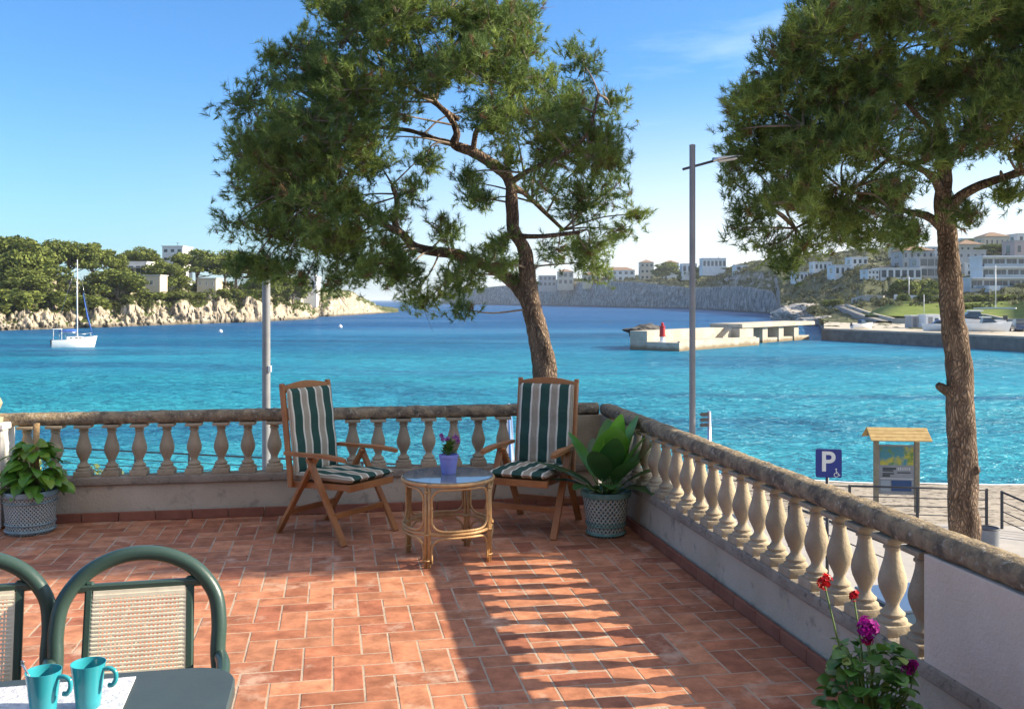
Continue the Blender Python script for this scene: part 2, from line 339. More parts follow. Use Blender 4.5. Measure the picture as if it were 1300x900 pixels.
# ------------------------------------------------------------------ setting: coast terrain
def terrain_mat(name, rock, rock2, dark, green, green2, gscale, soil, thr):
    m = bpy.data.materials.new(name); m.use_nodes = True; n = m.node_tree; b = n.nodes['Principled BSDF']
    b.inputs['Roughness'].default_value = .95; b.inputs['Specular IOR Level'].default_value = .1
    g = n.nodes.new('ShaderNodeNewGeometry')
    def noise(scale, s3=(1,1,1), det=6):
        mp = n.nodes.new('ShaderNodeMapping'); mp.inputs['Scale'].default_value = s3; n.links.new(g.outputs['Position'], mp.inputs[0])
        t = n.nodes.new('ShaderNodeTexNoise'); t.inputs['Scale'].default_value = scale; t.inputs['Detail'].default_value = det; t.inputs['Roughness'].default_value = .65
        n.links.new(mp.outputs[0], t.inputs['Vector']); return t.outputs['Fac']
    def ramp(f, a, ca, b_, cb):
        r = n.nodes.new('ShaderNodeValToRGB'); n.links.new(f, r.inputs[0]); r.color_ramp.elements[0].position = a; r.color_ramp.elements[1].position = b_
        r.color_ramp.elements[0].color = (*ca, 1); r.color_ramp.elements[1].color = (*cb, 1); return r.outputs[0]
    def mix(f, a, b_):
        q = n.nodes.new('ShaderNodeMix'); q.data_type = 'RGBA'; n.links.new(f, q.inputs['Factor']); n.links.new(a, q.inputs['A']); n.links.new(b_, q.inputs['B']); return q.outputs['Result']
    rockc = mix(ramp(noise(.5, (1,1,.35)), .52, (0,0,0), .66, (1,1,1)), ramp(noise(.22), .35, rock, .65, rock2), ramp(noise(1.2), .4, dark, .6, dark))
    sz = n.nodes.new('ShaderNodeSeparateXYZ'); n.links.new(g.outputs['Position'], sz.inputs[0])
    td = n.nodes.new('ShaderNodeMapRange'); td.inputs['From Min'].default_value = SEA+1.1; td.inputs['From Max'].default_value = SEA+.35; td.inputs['To Max'].default_value = .8; n.links.new(sz.outputs['Z'], td.inputs[0])
    lay = ramp(noise(.35, (.25,.25,4)), .50, (0,0,0), .62, (.4,.4,.4))
    rockc = mix(lay, rockc, ramp(noise(.8), .4, dark, .7, rock))
    rockc = mix(td.outputs[0], rockc, ramp(noise(1.2), .4, tuple(c*.6 for c in dark), .6, dark))
    greenc = ramp(noise(gscale*3), .35, green, .65, green2)
    topc = mix(ramp(noise(gscale), .56, (0,0,0), .62, (1,1,1)), greenc, ramp(noise(.7), .4, soil, .6, rock))
    sp = n.nodes.new('ShaderNodeSeparateXYZ'); n.links.new(g.outputs['Normal'], sp.inputs[0])
    mr = n.nodes.new('ShaderNodeMapRange'); mr.inputs['From Min'].default_value = thr; mr.inputs['From Max'].default_value = thr+.12
    n.links.new(sp.outputs['Z'], mr.inputs[0])
    n.links.new(mix(mr.outputs[0], rockc, topc), b.inputs['Base Color'])
    bp = n.nodes.new('ShaderNodeBump'); bp.inputs['Strength'].default_value = .9; bp.inputs['Distance'].default_value = .8
    n.links.new(noise(.9, (1,1,.5)), bp.inputs['Height']); n.links.new(bp.outputs[0], b.inputs['Normal'])
    return m
M['coast_left'] = terrain_mat('limestone_coast', (.33,.28,.21), (.46,.40,.315), (.10,.085,.07), (.055,.075,.022), (.09,.11,.035), .16, (.42,.34,.22), .74)
M['coast_right'] = terrain_mat('grey_cliff_coast', (.15,.145,.14), (.43,.41,.39), (.075,.07,.068), (.06,.072,.035), (.12,.125,.065), .05, (.28,.245,.17), .72)

def coast(name, mt, shore, u0, u1, nu, S, hfun, rough, seed=0):
    """land grid that starts at a shoreline given as (u, distance) and rises inland"""
    us = np.linspace(u0, u1, nu); d0 = np.interp(us, [p[0] for p in shore], [p[1] for p in shore])
    V = []; off = Vector((seed*17.3, seed*5.1, 0))
    for i, u in enumerate(us):
        for s in S:
            d = d0[i]+s; x = (u-650)/F*d
            z = hfun(u, s)
            q = Vector((x, d, z))+off
            k = min(1, s/2.0)*rough
            cr = mnoise.fractal(q*.11, 1.0, 2.0, 4)
            am = min(3.2, max(1, d/330)); cr = mnoise.fractal(q*.11/am, 1.0, 2.0, 5); cr = cr+.6*(abs(mnoise.noise(q*.2/am))-.3)
            dd = d - (2.6*cr*am+1.2*mnoise.noise(q*.55)+1.3*mnoise.noise(q*1.4)+.8*mnoise.noise(q*2.9)+.9*(.5-abs(mnoise.noise(Vector((q.x*.05, q.y*.05, q.z*1.1))))))*rough if s > 0.05 else d+1.5*mnoise.noise(Vector((x*.1, d*.1, seed)))*rough
            zz = z + k*(1.1*mnoise.fractal(q*.25, 1.0, 2.0, 4)+.5*mnoise.noise(q*.7))*min(1.0, .35+abs(z-SEA)/6)
            V.append(((u-650)/F*dd, dd, zz))
    m = len(S); T = [(i*m+j, (i+1)*m+j, (i+1)*m+j+1, i*m+j+1) for i in range(nu-1) for j in range(m-1)]
    o = np_obj(name, V, T, mt); tag(o, kind='structure'); return o
def ip(x, tab): return float(np.interp(x, [t[0] for t in tab], [t[1] for t in tab]))
S_NEAR = [-1.5,0,.15,.5,.9,1.3,1.8,2.4,3,3.8,5,6.5,8,10,12.5,15,18,22,26,31,37,44,52,62,75,90,110,140,180,240]

LSH = [(-420,200),(-200,206),(0,215),(60,227),(120,240),(200,262),(260,280),(320,300),(380,335),(400,350),(404,385),(410,470)]
def lheight(u, s):
    hc = ip(u, [(-300,5),(0,4.3),(60,5.2),(120,5),(200,6.3),(300,8.2),(345,7.5),(375,4.5),(400,2.2),(410,.3)])
    if s <= 0: return SEA-1.2 if s < 0 else SEA-.1
    hc *= .82+.5*mnoise.noise(Vector((u*.045, 3, 7)))+.14*mnoise.noise(Vector((u*.16, 9, 7)))
    cl = hc*min(1, (s/4.2))**.6
    up = ip(s, [(3,0),(8,.6),(16,3.6),(30,6.2),(60,9),(110,11.5),(240,13)])*ip(u, [(0,1),(200,.85),(330,.55),(380,.3),(410,.05)])
    return SEA+cl+up
coast('headland', M['coast_left'], LSH, -420, 410, 520, S_NEAR, lheight, 1.15, 1)
L2 = [(330,380),(365,392),(420,402),(440,430),(470,470),(495,520),(506,545)]
def l2height(u, s):
    hc = ip(u, [(330,9),(390,9),(420,8),(445,8.5),(465,5),(485,1.6),(506,.2)])
    if s <= 0: return SEA-1.2 if s < 0 else SEA-.1
    return SEA+hc*min(1, s/9)**.6+ip(s, [(9,0),(40,4),(100,5),(240,6)])*ip(u, [(330,1),(440,.8),(480,.15),(506,0)])
coast('headland', M['coast_left'], L2, 330, 506, 120, S_NEAR, l2height, 1.1, 2)
RSH = [(560,1900),(606,1500),(700,1200),(800,900),(877,760),(940,560),(984,470),(990,365),(1020,325),(1038,262),(1046,176),(1100,166),(1200,151),(1300,137),(1450,120),(1700,95)]
def rheight(u, s):
    if s <= 0: return SEA-2 if s < 0 else SEA-.1
    if u < 1000:
        hc = ip(u, [(560,24),(606,26),(640,28),(700,30),(800,25),(877,17),(940,15),(982,11),(988,4),(1000,4.5)])
        w = ip(u, [(600,14),(800,12),(940,6),(990,6)])
        z = SEA+hc*min(1, s/w)**.55
        z += ip(s, [(8,0),(40,3),(90,9),(200,22),(400,34)])*ip(u, [(560,.05),(640,.1),(700,.22),(800,.35),(840,.62),(900,.55),(960,.65),(1000,.8)])
        zr_ = z
        if u > 900:
            q = rheight(1000.5, max(.5, ip(u, RSH)+s-ip(1000.5, RSH))); w_ = ip(u, [(900,0),(1000,1)])*min(1, s/60); zr_ = z*(1-w_)+max(z*.3, q)*w_
        return zr_
    d = ip(u, RSH)+s-ip(u, [(984,130),(1046,55),(1100,0)])
    b = SEA+ip(d, [(160,1.75),(205,1.9),(235,2.8),(270,5.6),(310,9),(360,16.5),(440,27),(560,38),(760,45),(900,46)])
    b += ip(u, [(1046,0),(1200,0),(1300,2.5)])*ip(d, [(200,0),(270,1),(440,2.2)])
    k = ip(u, [(1000,0),(1034,0),(1050,1)])
    return min(b, SEA+.4+ip(s, [(0,0),(4,3.0),(10,5),(30,12),(60,22),(100,34),(300,60)])*1.0+k*40)
S_FAR = S_NEAR+[300,400,520,650,800]
coast('hillside', M['coast_right'], RSH, 560, 1500, 420, S_FAR, rheight, .9, 3)
def rz(u, d):                   # ground height of the right coast at direction u, distance d
    return rheight(u, max(.5, d-ip(u, RSH)))
def lz(u, d): return lheight(u, max(.5, d-ip(u, LSH)))

# low land closing the horizon gap behind the mouth of the bay is open sea; nothing to build
# ------------------------------------------------------------------ setting: quay, lawn, road
qpts = [(1046,166),(1100,156.5),(1200,142),(1300,128.5),(1450,112)]
mb = MB()
front = [P(u, 0, d) for u, d in qpts]; back = [P(u, 0, d+48) for u, d in qpts]
poly = [(p.x, p.y) for p in front]+[(p.x, p.y) for p in back[::-1]]
mb.prism(poly, SEA-1.5, SEA+2.05)
tag(mb.build('quay_pavement', M['concrete']), kind='structure')
mb = MB()
for (a, b_) in zip(front[:-1], front[1:]):
    n_ = Vector((b_.y-a.y, a.x-b_.x, 0)).normalized()*-1
    if n_.y > 0: n_ = -n_
    m_ = (a+b_)/2; mb.bar((a.x+n_.x*.3, a.y+n_.y*.3, SEA+.35), (b_.x+n_.x*.3, b_.y+n_.y*.3, SEA+.35), .5, 2.9, r=0)
tag(mb.build('quay_wall', M['dark_wall']), 'long dark stone quay wall along the water at right', 'quay wall')
M['lawn'] = mat('lawn_grass', (.09,.14,.022), .95, (.16,.19,.04), .35, .6, 4, .1, col3=(.30,.27,.10), scale3=.5, c3=(.60,.70))
def sheet(name, mt, pts, lift, kind='structure'):
    """strip over the terrain: pts = list of (u, d) left / right pairs"""
    V = []; kk = [np.array(p) for p in spline(pts, 5)]; pts = kk
    for (ua, da, ub, db) in pts:
        for k in range(7):
            t = k/6; u = ua+(ub-ua)*t; d = da+(db-da)*t
            p = P(u, 0, d); V.append((p.x, p.y, rz(u, d)+lift))
    n = len(pts); T = [(i*7+j, i*7+j+1, (i+1)*7+j+1, (i+1)*7+j) for i in range(n-1) for j in range(6)]
    for j in (0, 6):            # earth edges down into the slope
        b0 = len(V); V += [(V[i*7+j][0], V[i*7+j][1], V[i*7+j][2]-2.5) for i in range(n)]; T += [(i*7+j, (i+1)*7+j, b0+i+1, b0+i) for i in range(n-1)]
    return tag(np_obj(name, V, T, mt), kind=kind)
sheet('lawn', M['lawn'], [(1098,228,1300,206),(1103,236,1300,216),(1112,248,1300,226),(1125,262,1300,240),(1130,276,1300,252)], .75)
M['road'] = mat('asphalt', (.15,.147,.14), .9, (.20,.195,.185), 1, .2, 8)
def ramp_strip(name, mt, pts, wid, dz):
    V = []; q = [np.array(p) for p in spline(pts, 8)]; n = len(q)
    c3 = [Vector(((u-650)/F*d, d, SEA+z+dz)) for u, d, z in q]
    for i in range(n):
        t = (c3[min(i+1,n-1)]-c3[max(i-1,0)]); nn = Vector((t.y, -t.x, 0)).normalized()*wid/2
        V += [c3[i]-nn+Vector((0,0,-3)), c3[i]-nn, c3[i]+nn, c3[i]+nn+Vector((0,0,-3))]
    T = [(i*4+j, i*4+j+1, i*4+5+j, i*4+4+j) for i in range(n-1) for j in range(3)]
    return np_obj(name, V, T, mt)
RP = [(1122,206,2.25),(1104,228,2.7),(1088,250,3.4),(1074,275,4.4),(1066,292,5.0)]
tag(ramp_strip('road', M['road'], RP, 3.2, .2), kind='structure')
tag(ramp_strip('boundary_wall', M['concrete'], [(u+ip(u,[(1066,8),(1122,14)]), d, z) for u, d, z in RP], .7, .75), 'pale curving wall beside the road up from the quay', 'wall')
tag(ramp_strip('footpath', M['paving'], [(1066,294,5.0),(1085,298,5.6),(1104,296,6.0),(1124,292,6.1)], 3.0, .3), kind='structure')

# ------------------------------------------------------------------ setting: promenade and beach
RA = Vector((-22, 33.5)); RB = Vector((9.0, 25.2)); RC = Vector((15.5, 24.2)); RD = Vector((30, 20))
mb = MB()
poly = [(-40,-12),(45,-12),(45,20),(30,20),(15.5,24.4),(9,25.4),(-22,33.7),(-40,38)]
mb.prism(poly, GND-2.5, GND)
tag(mb.build('promenade', M['paving']), kind='structure')
V = []; nx, ny = 90, 50
for i in range(nx):
    x = -14+60*i/(nx-1)
    ye = float(np.interp(x, [-40,-22,9,15.5,30,50], [38,33.4,25.1,24.1,19.7,14]))
    wl = float(np.interp(x, [-14,-3,2,6,10,14,20,30,50], [26,31,37.5,39.5,37.5,36.2,36,37,40]))   # water line
    for j in range(ny):
        y = ye-.6+(wl+14-ye)*(j/(ny-1))
        t = (y-ye)/max(wl-ye, 1.0)
        z = GND-.35+(SEA-GND+.35)*max(t, 0)**.9 if t < 1 else SEA-(y-wl)*.12
        z += .05*mnoise.fractal(Vector((x*.6, y*.6, 3)), 1, 2, 4)*(1 if t < .92 else .25)
        V.append((x, y, z))
T = [(i*ny+j, (i+1)*ny+j, (i+1)*ny+j+1, i*ny+j+1) for i in range(nx-1) for j in range(ny-1)]
tag(np_obj('beach', V, T, M['sand']), kind='structure')
# foam line along the beach
M['foam'] = mat('foam', (.85,.88,.88), .6, (.70,.78,.80), 3)
V = []
for i in range(120):
    x = 3+36*i/119; wl = float(np.interp(x, [-14,-3,2,6,10,14,20,30,50], [26,31,37.5,39.5,37.5,36.2,36,37,40]))
    w = .22+.25*abs(mnoise.noise(Vector((x*.7, 0, 0)))); o_ = .35*mnoise.noise(Vector((x*.3, 5, 0)))
    V += [(x, wl-.35+o_, SEA+.035), (x, wl-.35+o_+w, SEA+.02)]
tag(np_obj('foam', V, [(2*i, 2*i+2, 2*i+3, 2*i+1) for i in range(119)], M['foam']), kind='stuff')
# ------------------------------------------------------------------ terrace
TA = math.atan(.1895)                                   # the terrace is turned this much
EX = Vector((math.cos(TA), math.sin(TA), 0)); EY = Vector((-math.sin(TA), math.cos(TA), 0))
CORNER = Vector((.738, 7.987, 0))                       # inner foot of the wall corner
BDIR = -Vector((1, .1646, 0)).normalized()              # along the back wall, from the corner to the left
RDIR = Vector((.1895, -1, 0)).normalized()              # along the right wall, from the corner towards the camera
BN = Vector((-BDIR.y, BDIR.x, 0)); BN = BN if BN.y > 0 else -BN      # outward normals
RN = Vector((-RDIR.y, RDIR.x, 0)); RN = RN if RN.x > 0 else -RN
rnd = random.Random(7)
# floor tiles in herringbone, each tile with its own firing colour
def tile_mat():
    m = bpy.data.materials.new('terracotta_tile'); m.use_nodes = True; n = m.node_tree; b = n.nodes['Principled BSDF']
    at = n.nodes.new('ShaderNodeAttribute'); at.attribute_name = 'Col'
    tc = n.nodes.new('ShaderNodeTexCoord')
    def nz(s, d=6):
        t = n.nodes.new('ShaderNodeTexNoise'); t.inputs['Scale'].default_value = s; t.inputs['Detail'].default_value = d; t.inputs['Roughness'].default_value = .65
        n.links.new(tc.outputs['Object'], t.inputs['Vector']); return t.outputs['Fac']
    r = n.nodes.new('ShaderNodeValToRGB'); n.links.new(nz(9), r.inputs[0])
    r.color_ramp.elements[0].position = .3; r.color_ramp.elements[0].color = (.55,.50,.47,1)
    r.color_ramp.elements[1].position = .7; r.color_ramp.elements[1].color = (1.25,1.22,1.2,1)
    mx = n.nodes.new('ShaderNodeMix'); mx.data_type = 'RGBA'; mx.blend_type = 'MULTIPLY'; mx.inputs['Factor'].default_value = 1
    n.links.new(at.outputs['Color'], mx.inputs['A']); n.links.new(r.outputs[0], mx.inputs['B'])
    r2 = n.nodes.new('ShaderNodeValToRGB'); n.links.new(nz(3.1, 8), r2.inputs[0]); r2.color_ramp.elements[0].position = .57; r2.color_ramp.elements[1].position = .8
    m2 = n.nodes.new('ShaderNodeMix'); m2.data_type = 'RGBA'; n.links.new(r2.outputs[0], m2.inputs['Factor'])
    n.links.new(mx.outputs['Result'], m2.inputs['A']); m2.inputs['B'].default_value = (.68,.50,.38,1)   # lime bloom
    n.links.new(m2.outputs['Result'], b.inputs['Base Color'])
    b.inputs['Roughness'].default_value = .62; b.inputs['Specular IOR Level'].default_value = .3
    bp = n.nodes.new('ShaderNodeBump'); bp.inputs['Strength'].default_value = .35; bp.inputs['Distance'].default_value = .006
    n.links.new(nz(28), bp.inputs['Height']); n.links.new(bp.outputs[0], b.inputs['Normal'])
    return m
M['tile'] = tile_mat()
W_ = .139; G_ = .0058
def inside(p):
    return (p-CORNER).dot(BN) < .0 and (p-CORNER).dot(RN) < .0 and p.y > -2.6 and p.x > -5.6
fl = MB(); fl.c = []
ORG = Vector((-.9, 4.0, 0))
for ix in range(-60, 60):
    for iy in range(-60, 60):
        m_ = (ix+iy) % 4
        if m_ == 0: w, h = 2, 1
        elif m_ == 2: w, h = 1, 2
        else: continue
        c = ORG+EX*((ix+w/2)*W_)+EY*((iy+h/2)*W_)
        if not (inside(c) or inside(c-EX*.1) or inside(c-EY*.1)): continue
        x0, x1, y0, y1 = ix*W_+G_/2, (ix+w)*W_-G_/2, iy*W_+G_/2, (iy+h)*W_-G_/2
        zt = rnd.uniform(-.0008, .0008); tx, ty = rnd.uniform(-.004, .004), rnd.uniform(-.004, .004)
        vs = []
        for (ins, z) in ((0, -.008), (0, -.0028), (.0035, 0)):
            for (a, b_) in ((x0+ins, y0+ins), (x1-ins, y0+ins), (x1-ins, y1-ins), (x0+ins, y1-ins)):
                p = ORG+EX*a+EY*b_
                vs.append((p.x, p.y, z+zt+(a-(x0+x1)/2)*tx+(b_-(y0+y1)/2)*ty))
        fs = [(8,9,10,11)]+[(k*4+j, k*4+(j+1)%4, (k+1)*4+(j+1)%4, (k+1)*4+j) for k in (0,1) for j in range(4)]
        fl.add(vs, fs)
        t = rnd.random(); k = rnd.uniform(.82, 1.15)
        base = np.array((.40,.158,.086))*(1-t)+np.array((.50,.225,.125))*t
        if rnd.random() < .10: base = np.array((.37,.14,.08))
        fl.c += [(*(base*k), 1)]*12
tag(fl.build('terrace_floor', M['tile']), kind='structure')
mb = MB()
A = CORNER+BN*.3+RN*.3; 
pl = [CORNER+BDIR*8.2+BN*.03, CORNER+BN*.03+RN*.03, CORNER+RDIR*11.2+RN*.03, Vector((-7.5, -3.0, 0))]
mb.prism([(p.x, p.y) for p in pl], -.03, -.0012)
tag(mb.build('grout_bed', M['grout']), kind='structure')

# walls with balusters -------------------------------------------------
HP, HB, HT = .345, .748, .848                            # ledge top, rail underside, rail top
TH = .135
def baluster_mesh():
    mb = MB(); H = HB-HP
    mb.rbox((0,0,.022), (.128,.128,.044), .004)
    prof = [(.058,.044),(.060,.052),(.058,.060),(.047,.066),(.045,.072),(.050,.078),(.050,.084),(.038,.094),(.027,.108),(.026,.118),(.031,.132),(.042,.155),(.052,.178),(.057,.200),(.0575,.216),(.054,.238),(.046,.265),(.038,.292),(.032,.318),(.0295,.338),(.0295,.346),(.037,.349),(.037,.357),(.031,.361),(.036,.372),(.047,.381)]
    mb.lathe(prof, 20)
    mb.rbox((0,0,.3915), (.124,.124,.023), .004)
    return mb
proto_bal = None
def wall_run(root, dirv, nrm, start, length, spacing, bal0, nbal, parts):
    """low wall, ledge, balusters and rounded rail from 'start' (inner foot of the wall) along dirv; root-local = world"""
    global proto_bal
    rzv = math.atan2(dirv.y, dirv.x)
    def at(a, n, z): return start+dirv*a+nrm*n+Vector((0,0,z))
    Mx = Matrix((dirv, nrm, Vector((0,0,1)))).transposed().to_4x4()
    # rendered low wall, slightly uneven
    mb = MB(); mb.rbox(at(length/2, TH/2+.012, HP/2-.035), (length, TH-.024, HP-.07), .004, mat=Mx)
    mb.build('low_wall', M['plinth'], root)
    mb = MB(); mb.rbox(at(length/2, TH/2, HP-.033), (length-.004, TH+.012, .066), .012, mat=Mx, seg=3)
    mb.build('ledge', M['ledge'], root, True, ang=40)
    # skirting of terracotta pieces
    mb = MB(); a = .0
    while a < length-.02:
        L = min(.275, length-a-.004); mb.rbox(at(a+L/2, -.002, .037), (L-.006, .022, .07), .003, mat=Mx, seg=1); a += .275
    mb.build('skirting', M['skirt'], root)
    for i in range(nbal):
        p = at(bal0+i*spacing, TH/2, HP)
        if proto_bal is None:
            proto_bal = baluster_mesh().build('baluster', M['baluster'], root, True, ang=35); o = proto_bal
        else:
            o = proto_bal.copy(); COL.objects.link(o); o.parent = root
        o.location = p; o.rotation_euler = (0, 0, rzv+rnd.uniform(-.03, .03))
    # rail
    mb = MB(); n = int(length/.03); m = 18; vs = []
    for i in range(n+1):
        a = length*i/n
        for j in range(m):
            t = 2*PI*j/m; cx, cz = math.cos(t), math.sin(t)
            y = TH/2+.064*math.copysign(abs(cx)**.75, cx); z = (HB+HT)/2+(HT-HB)/2*math.copysign(abs(cz)**.8, cz)
            p = at(a, y, z); k = .0045*mnoise.fractal(p*9, 1, 2, 4)+.0025*mnoise.noise(p*40)
            p += nrm*(cx*k)+Vector((0,0,cz*k))
            if abs((a % 1.08)-.54) < .016: p += (at(a, TH/2, (HB+HT)/2)-p)*.05       # joint
            vs.append(p)
    fs = [(i*m+j, i*m+(j+1)%m, (i+1)*m+(j+1)%m, (i+1)*m+j) for i in range(n) for j in range(m)]+[tuple(range(m)), tuple(range(n*m, n*m+m))]
    mb.add(vs, fs); mb.build('handrail', M['rail_stone'], root, True)
back = thing('stone_balustrade', 'weathered stone balustrade along the back of the terrace, facing the camera', 'balustrade', (0,0,0))
side = thing('stone_balustrade', 'sunlit stone balustrade running down the right side of the terrace', 'balustrade', (0,0,0))
wall_run(back, BDIR, BN, CORNER+BDIR*-.0, 5.0, .207, .40, 21, None)
wall_run(side, RDIR, RN, CORNER+RDIR*-.0, 6.6, .2085, .40, 20, None)
# corner pier (belongs to the back run) and solid end panel of the side run
mb = MB(); Mx = Matrix((BDIR, BN, Vector((0,0,1)))).transposed().to_4x4()
mb.rbox(CORNER+BDIR*.10+BN*.066+Vector((0,0,(HP+HB)/2)), (.30,.118,HB-HP+.004), .006, mat=Mx); mb.build('corner_pier', M['baluster'], back)
mb = MB(); Mx2 = Matrix((RDIR, RN, Vector((0,0,1)))).transposed().to_4x4()
mb.rbox(CORNER+RDIR*.10+RN*.066+Vector((0,0,(HP+HB)/2)), (.24,.118,HB-HP+.004), .006, mat=Mx2); mb.build('corner_pier', M['baluster'], side)
PEND = 4.455
mb = MB(); mb.rbox(CORNER+RDIR*(PEND+1.07)+RN*.0655+Vector((0,0,(HP+HB)/2-.02)), (2.14,.121,HB-HP+.05), .005, mat=Mx2); mb.build('end_panel', M['pier_render'], side)
# body of the house terrace under the floor
mb = MB()
o1 = CORNER+BN*(TH+.02)+RN*(TH+.02)
pl = [o1+BDIR*8.6, o1, o1+RDIR*11.4, Vector((-7.8, -3.2, 0))]
mb.prism([(p.x, p.y) for p in pl], GND-.1, -.031)
tag(mb.build('retaining_wall', M['pier_render']), 'rendered retaining wall carrying the terrace above the promenade', 'wall')
WV = mat('villa_render', (.46,.42,.36), .9, (.54,.49,.43), 2, .2, 50)
# the terrace's own house, unseen behind the camera, added to shape the fill light
hc_ = Vector((-.9,4,0))-EY*6.75
vil = thing('villa', 'unseen cream villa of the terrace, added to shape the fill light, with a green shuttered door', 'house', (hc_.x, hc_.y, -.03), TA)
mb = MB(); mb.rbox((-1.5,-2.0,3.1), (11.0,4.0,6.3), .03); mb.build('wall', WV, vil)
mb = MB(); mb.rbox((-1.5,-1.8,6.35), (11.6,5.0,.2), .03); mb.build('roof', WV, vil)
mb = MB(); mb.rbox((-1.0,.02,1.1), (1.6,.09,2.2), .01); mb.build('door', M['green_plastic'], vil)
for x in (-4.2, 2.2): mb = MB(); mb.rbox((x,.02,1.5), (1.3,.08,1.3), .01); mb.build('shutter', M['green_plastic'], vil)
# white corner post at the far left
c = CORNER+BDIR*4.80+BN*.02
post = thing('corner_post', 'white painted corner post with a sandy stone finial at the left edge', 'post', c, math.atan2(BDIR.y, BDIR.x))
mb = MB(); mb.rbox((0,0,.37), (.28,.30,.74), .008); mb.build('shaft', M['white_wall'], post)
mb = MB(); mb.rbox((0,0,.765), (.33,.35,.05), .01); mb.build('cap', M['white_wall'], post)
mb = MB(); mb.rbox((0.0,0,.81), (.22,.22,.04), .008); mb.lathe([(.085,.83),(.06,.85),(.08,.89),(.095,.93),(.08,.97),(.04,.99),(.0,1.0)], 20); mb.build('finial', M['baluster'], post, True, ang=40)

# ------------------------------------------------------------------ folding garden chairs
def stripe_mat():
    m = bpy.data.materials.new('striped_canvas'); m.use_nodes = True; n = m.node_tree; b = n.nodes['Principled BSDF']
    tc = n.nodes.new('ShaderNodeTexCoord'); sp = n.nodes.new('ShaderNodeSeparateXYZ'); n.links.new(tc.outputs['Object'], sp.inputs[0])
    a = n.nodes.new('ShaderNodeMath'); a.operation = 'ADD'; a.inputs[1].default_value = 1.55+.038; n.links.new(sp.outputs['Y'], a.inputs[0])
    d = n.nodes.new('ShaderNodeMath'); d.operation = 'DIVIDE'; d.inputs[1].default_value = .155; n.links.new(a.outputs[0], d.inputs[0])
    f = n.nodes.new('ShaderNodeMath'); f.operation = 'FRACT'; n.links.new(d.outputs[0], f.inputs[0])
    r = n.nodes.new('ShaderNodeValToRGB'); r.color_ramp.interpolation = 'CONSTANT'; n.links.new(f.outputs[0], r.inputs[0]); cr = r.color_ramp
    G = (.036,.082,.066,1); Wt = (.68,.63,.52,1); B1 = (.42,.355,.265,1); B2 = (.25,.205,.155,1)
    cr.elements[0].position = 0; cr.elements[0].color = G; cr.elements[1].position = .47; cr.elements[1].color = Wt
    for p, c in ((.56,B1),(.595,B2),(.62,B1),(.665,B2),(.69,B1),(.735,B2),(.76,B1),(.805,B2),(.83,B1),(.88,B1),(.905,Wt),(.985,G)):
        e = cr.elements.new(p); e.color = c
    n.links.new(r.outputs[0], b.inputs['Base Color']); b.inputs['Roughness'].default_value = .9; b.inputs['Specular IOR Level'].default_value = .1
    w = n.nodes.new('ShaderNodeTexNoise'); w.inputs['Scale'].default_value = 14; n.links.new(tc.outputs['Object'], w.inputs['Vector'])
    bp = n.nodes.new('ShaderNodeBump'); bp.inputs['Strength'].default_value = .5; bp.inputs['Distance'].default_value = .02
    n.links.new(w.outputs['Fac'], bp.inputs['Height']); n.links.new(bp.outputs[0], b.inputs['Normal'])
    return m
M['stripe'] = stripe_mat()
def cushion(mb, p0, p1, width, thick, up, nl=14, nw=14):
    """padded strip from p0 to p1 in the x-z plane, pillowed, quilted across"""
    p0, p1 = Vector(p0), Vector(p1); up = Vector(up).normalized(); vs = []
    for side_ in (1, -1):
        for i in range(nl+1):
            t = i/nl
            for j in range(nw+1):
                w = j/nw*2-1
                e = (max(0, 1-abs(2*t-1)**8)*max(0, 1-abs(w)**8))**.5
                q = .5+.5*e
                sag = -.008*math.sin(t*PI*3)**2
                c = p0.lerp(p1, t)+Vector((0, w*width/2*(.985+.015*e), 0))
                vs.append(c+up*(side_*thick/2*e+(sag*e if side_ > 0 else 0)))
    N = (nl+1)*(nw+1); fs = []
    for s_ in (0, 1):
        for i in range(nl):
            for j in range(nw):
                a = s_*N+i*(nw+1)+j; fs.append((a, a+1, a+nw+2, a+nw+1))
    mb.add(vs, fs)
    return mb
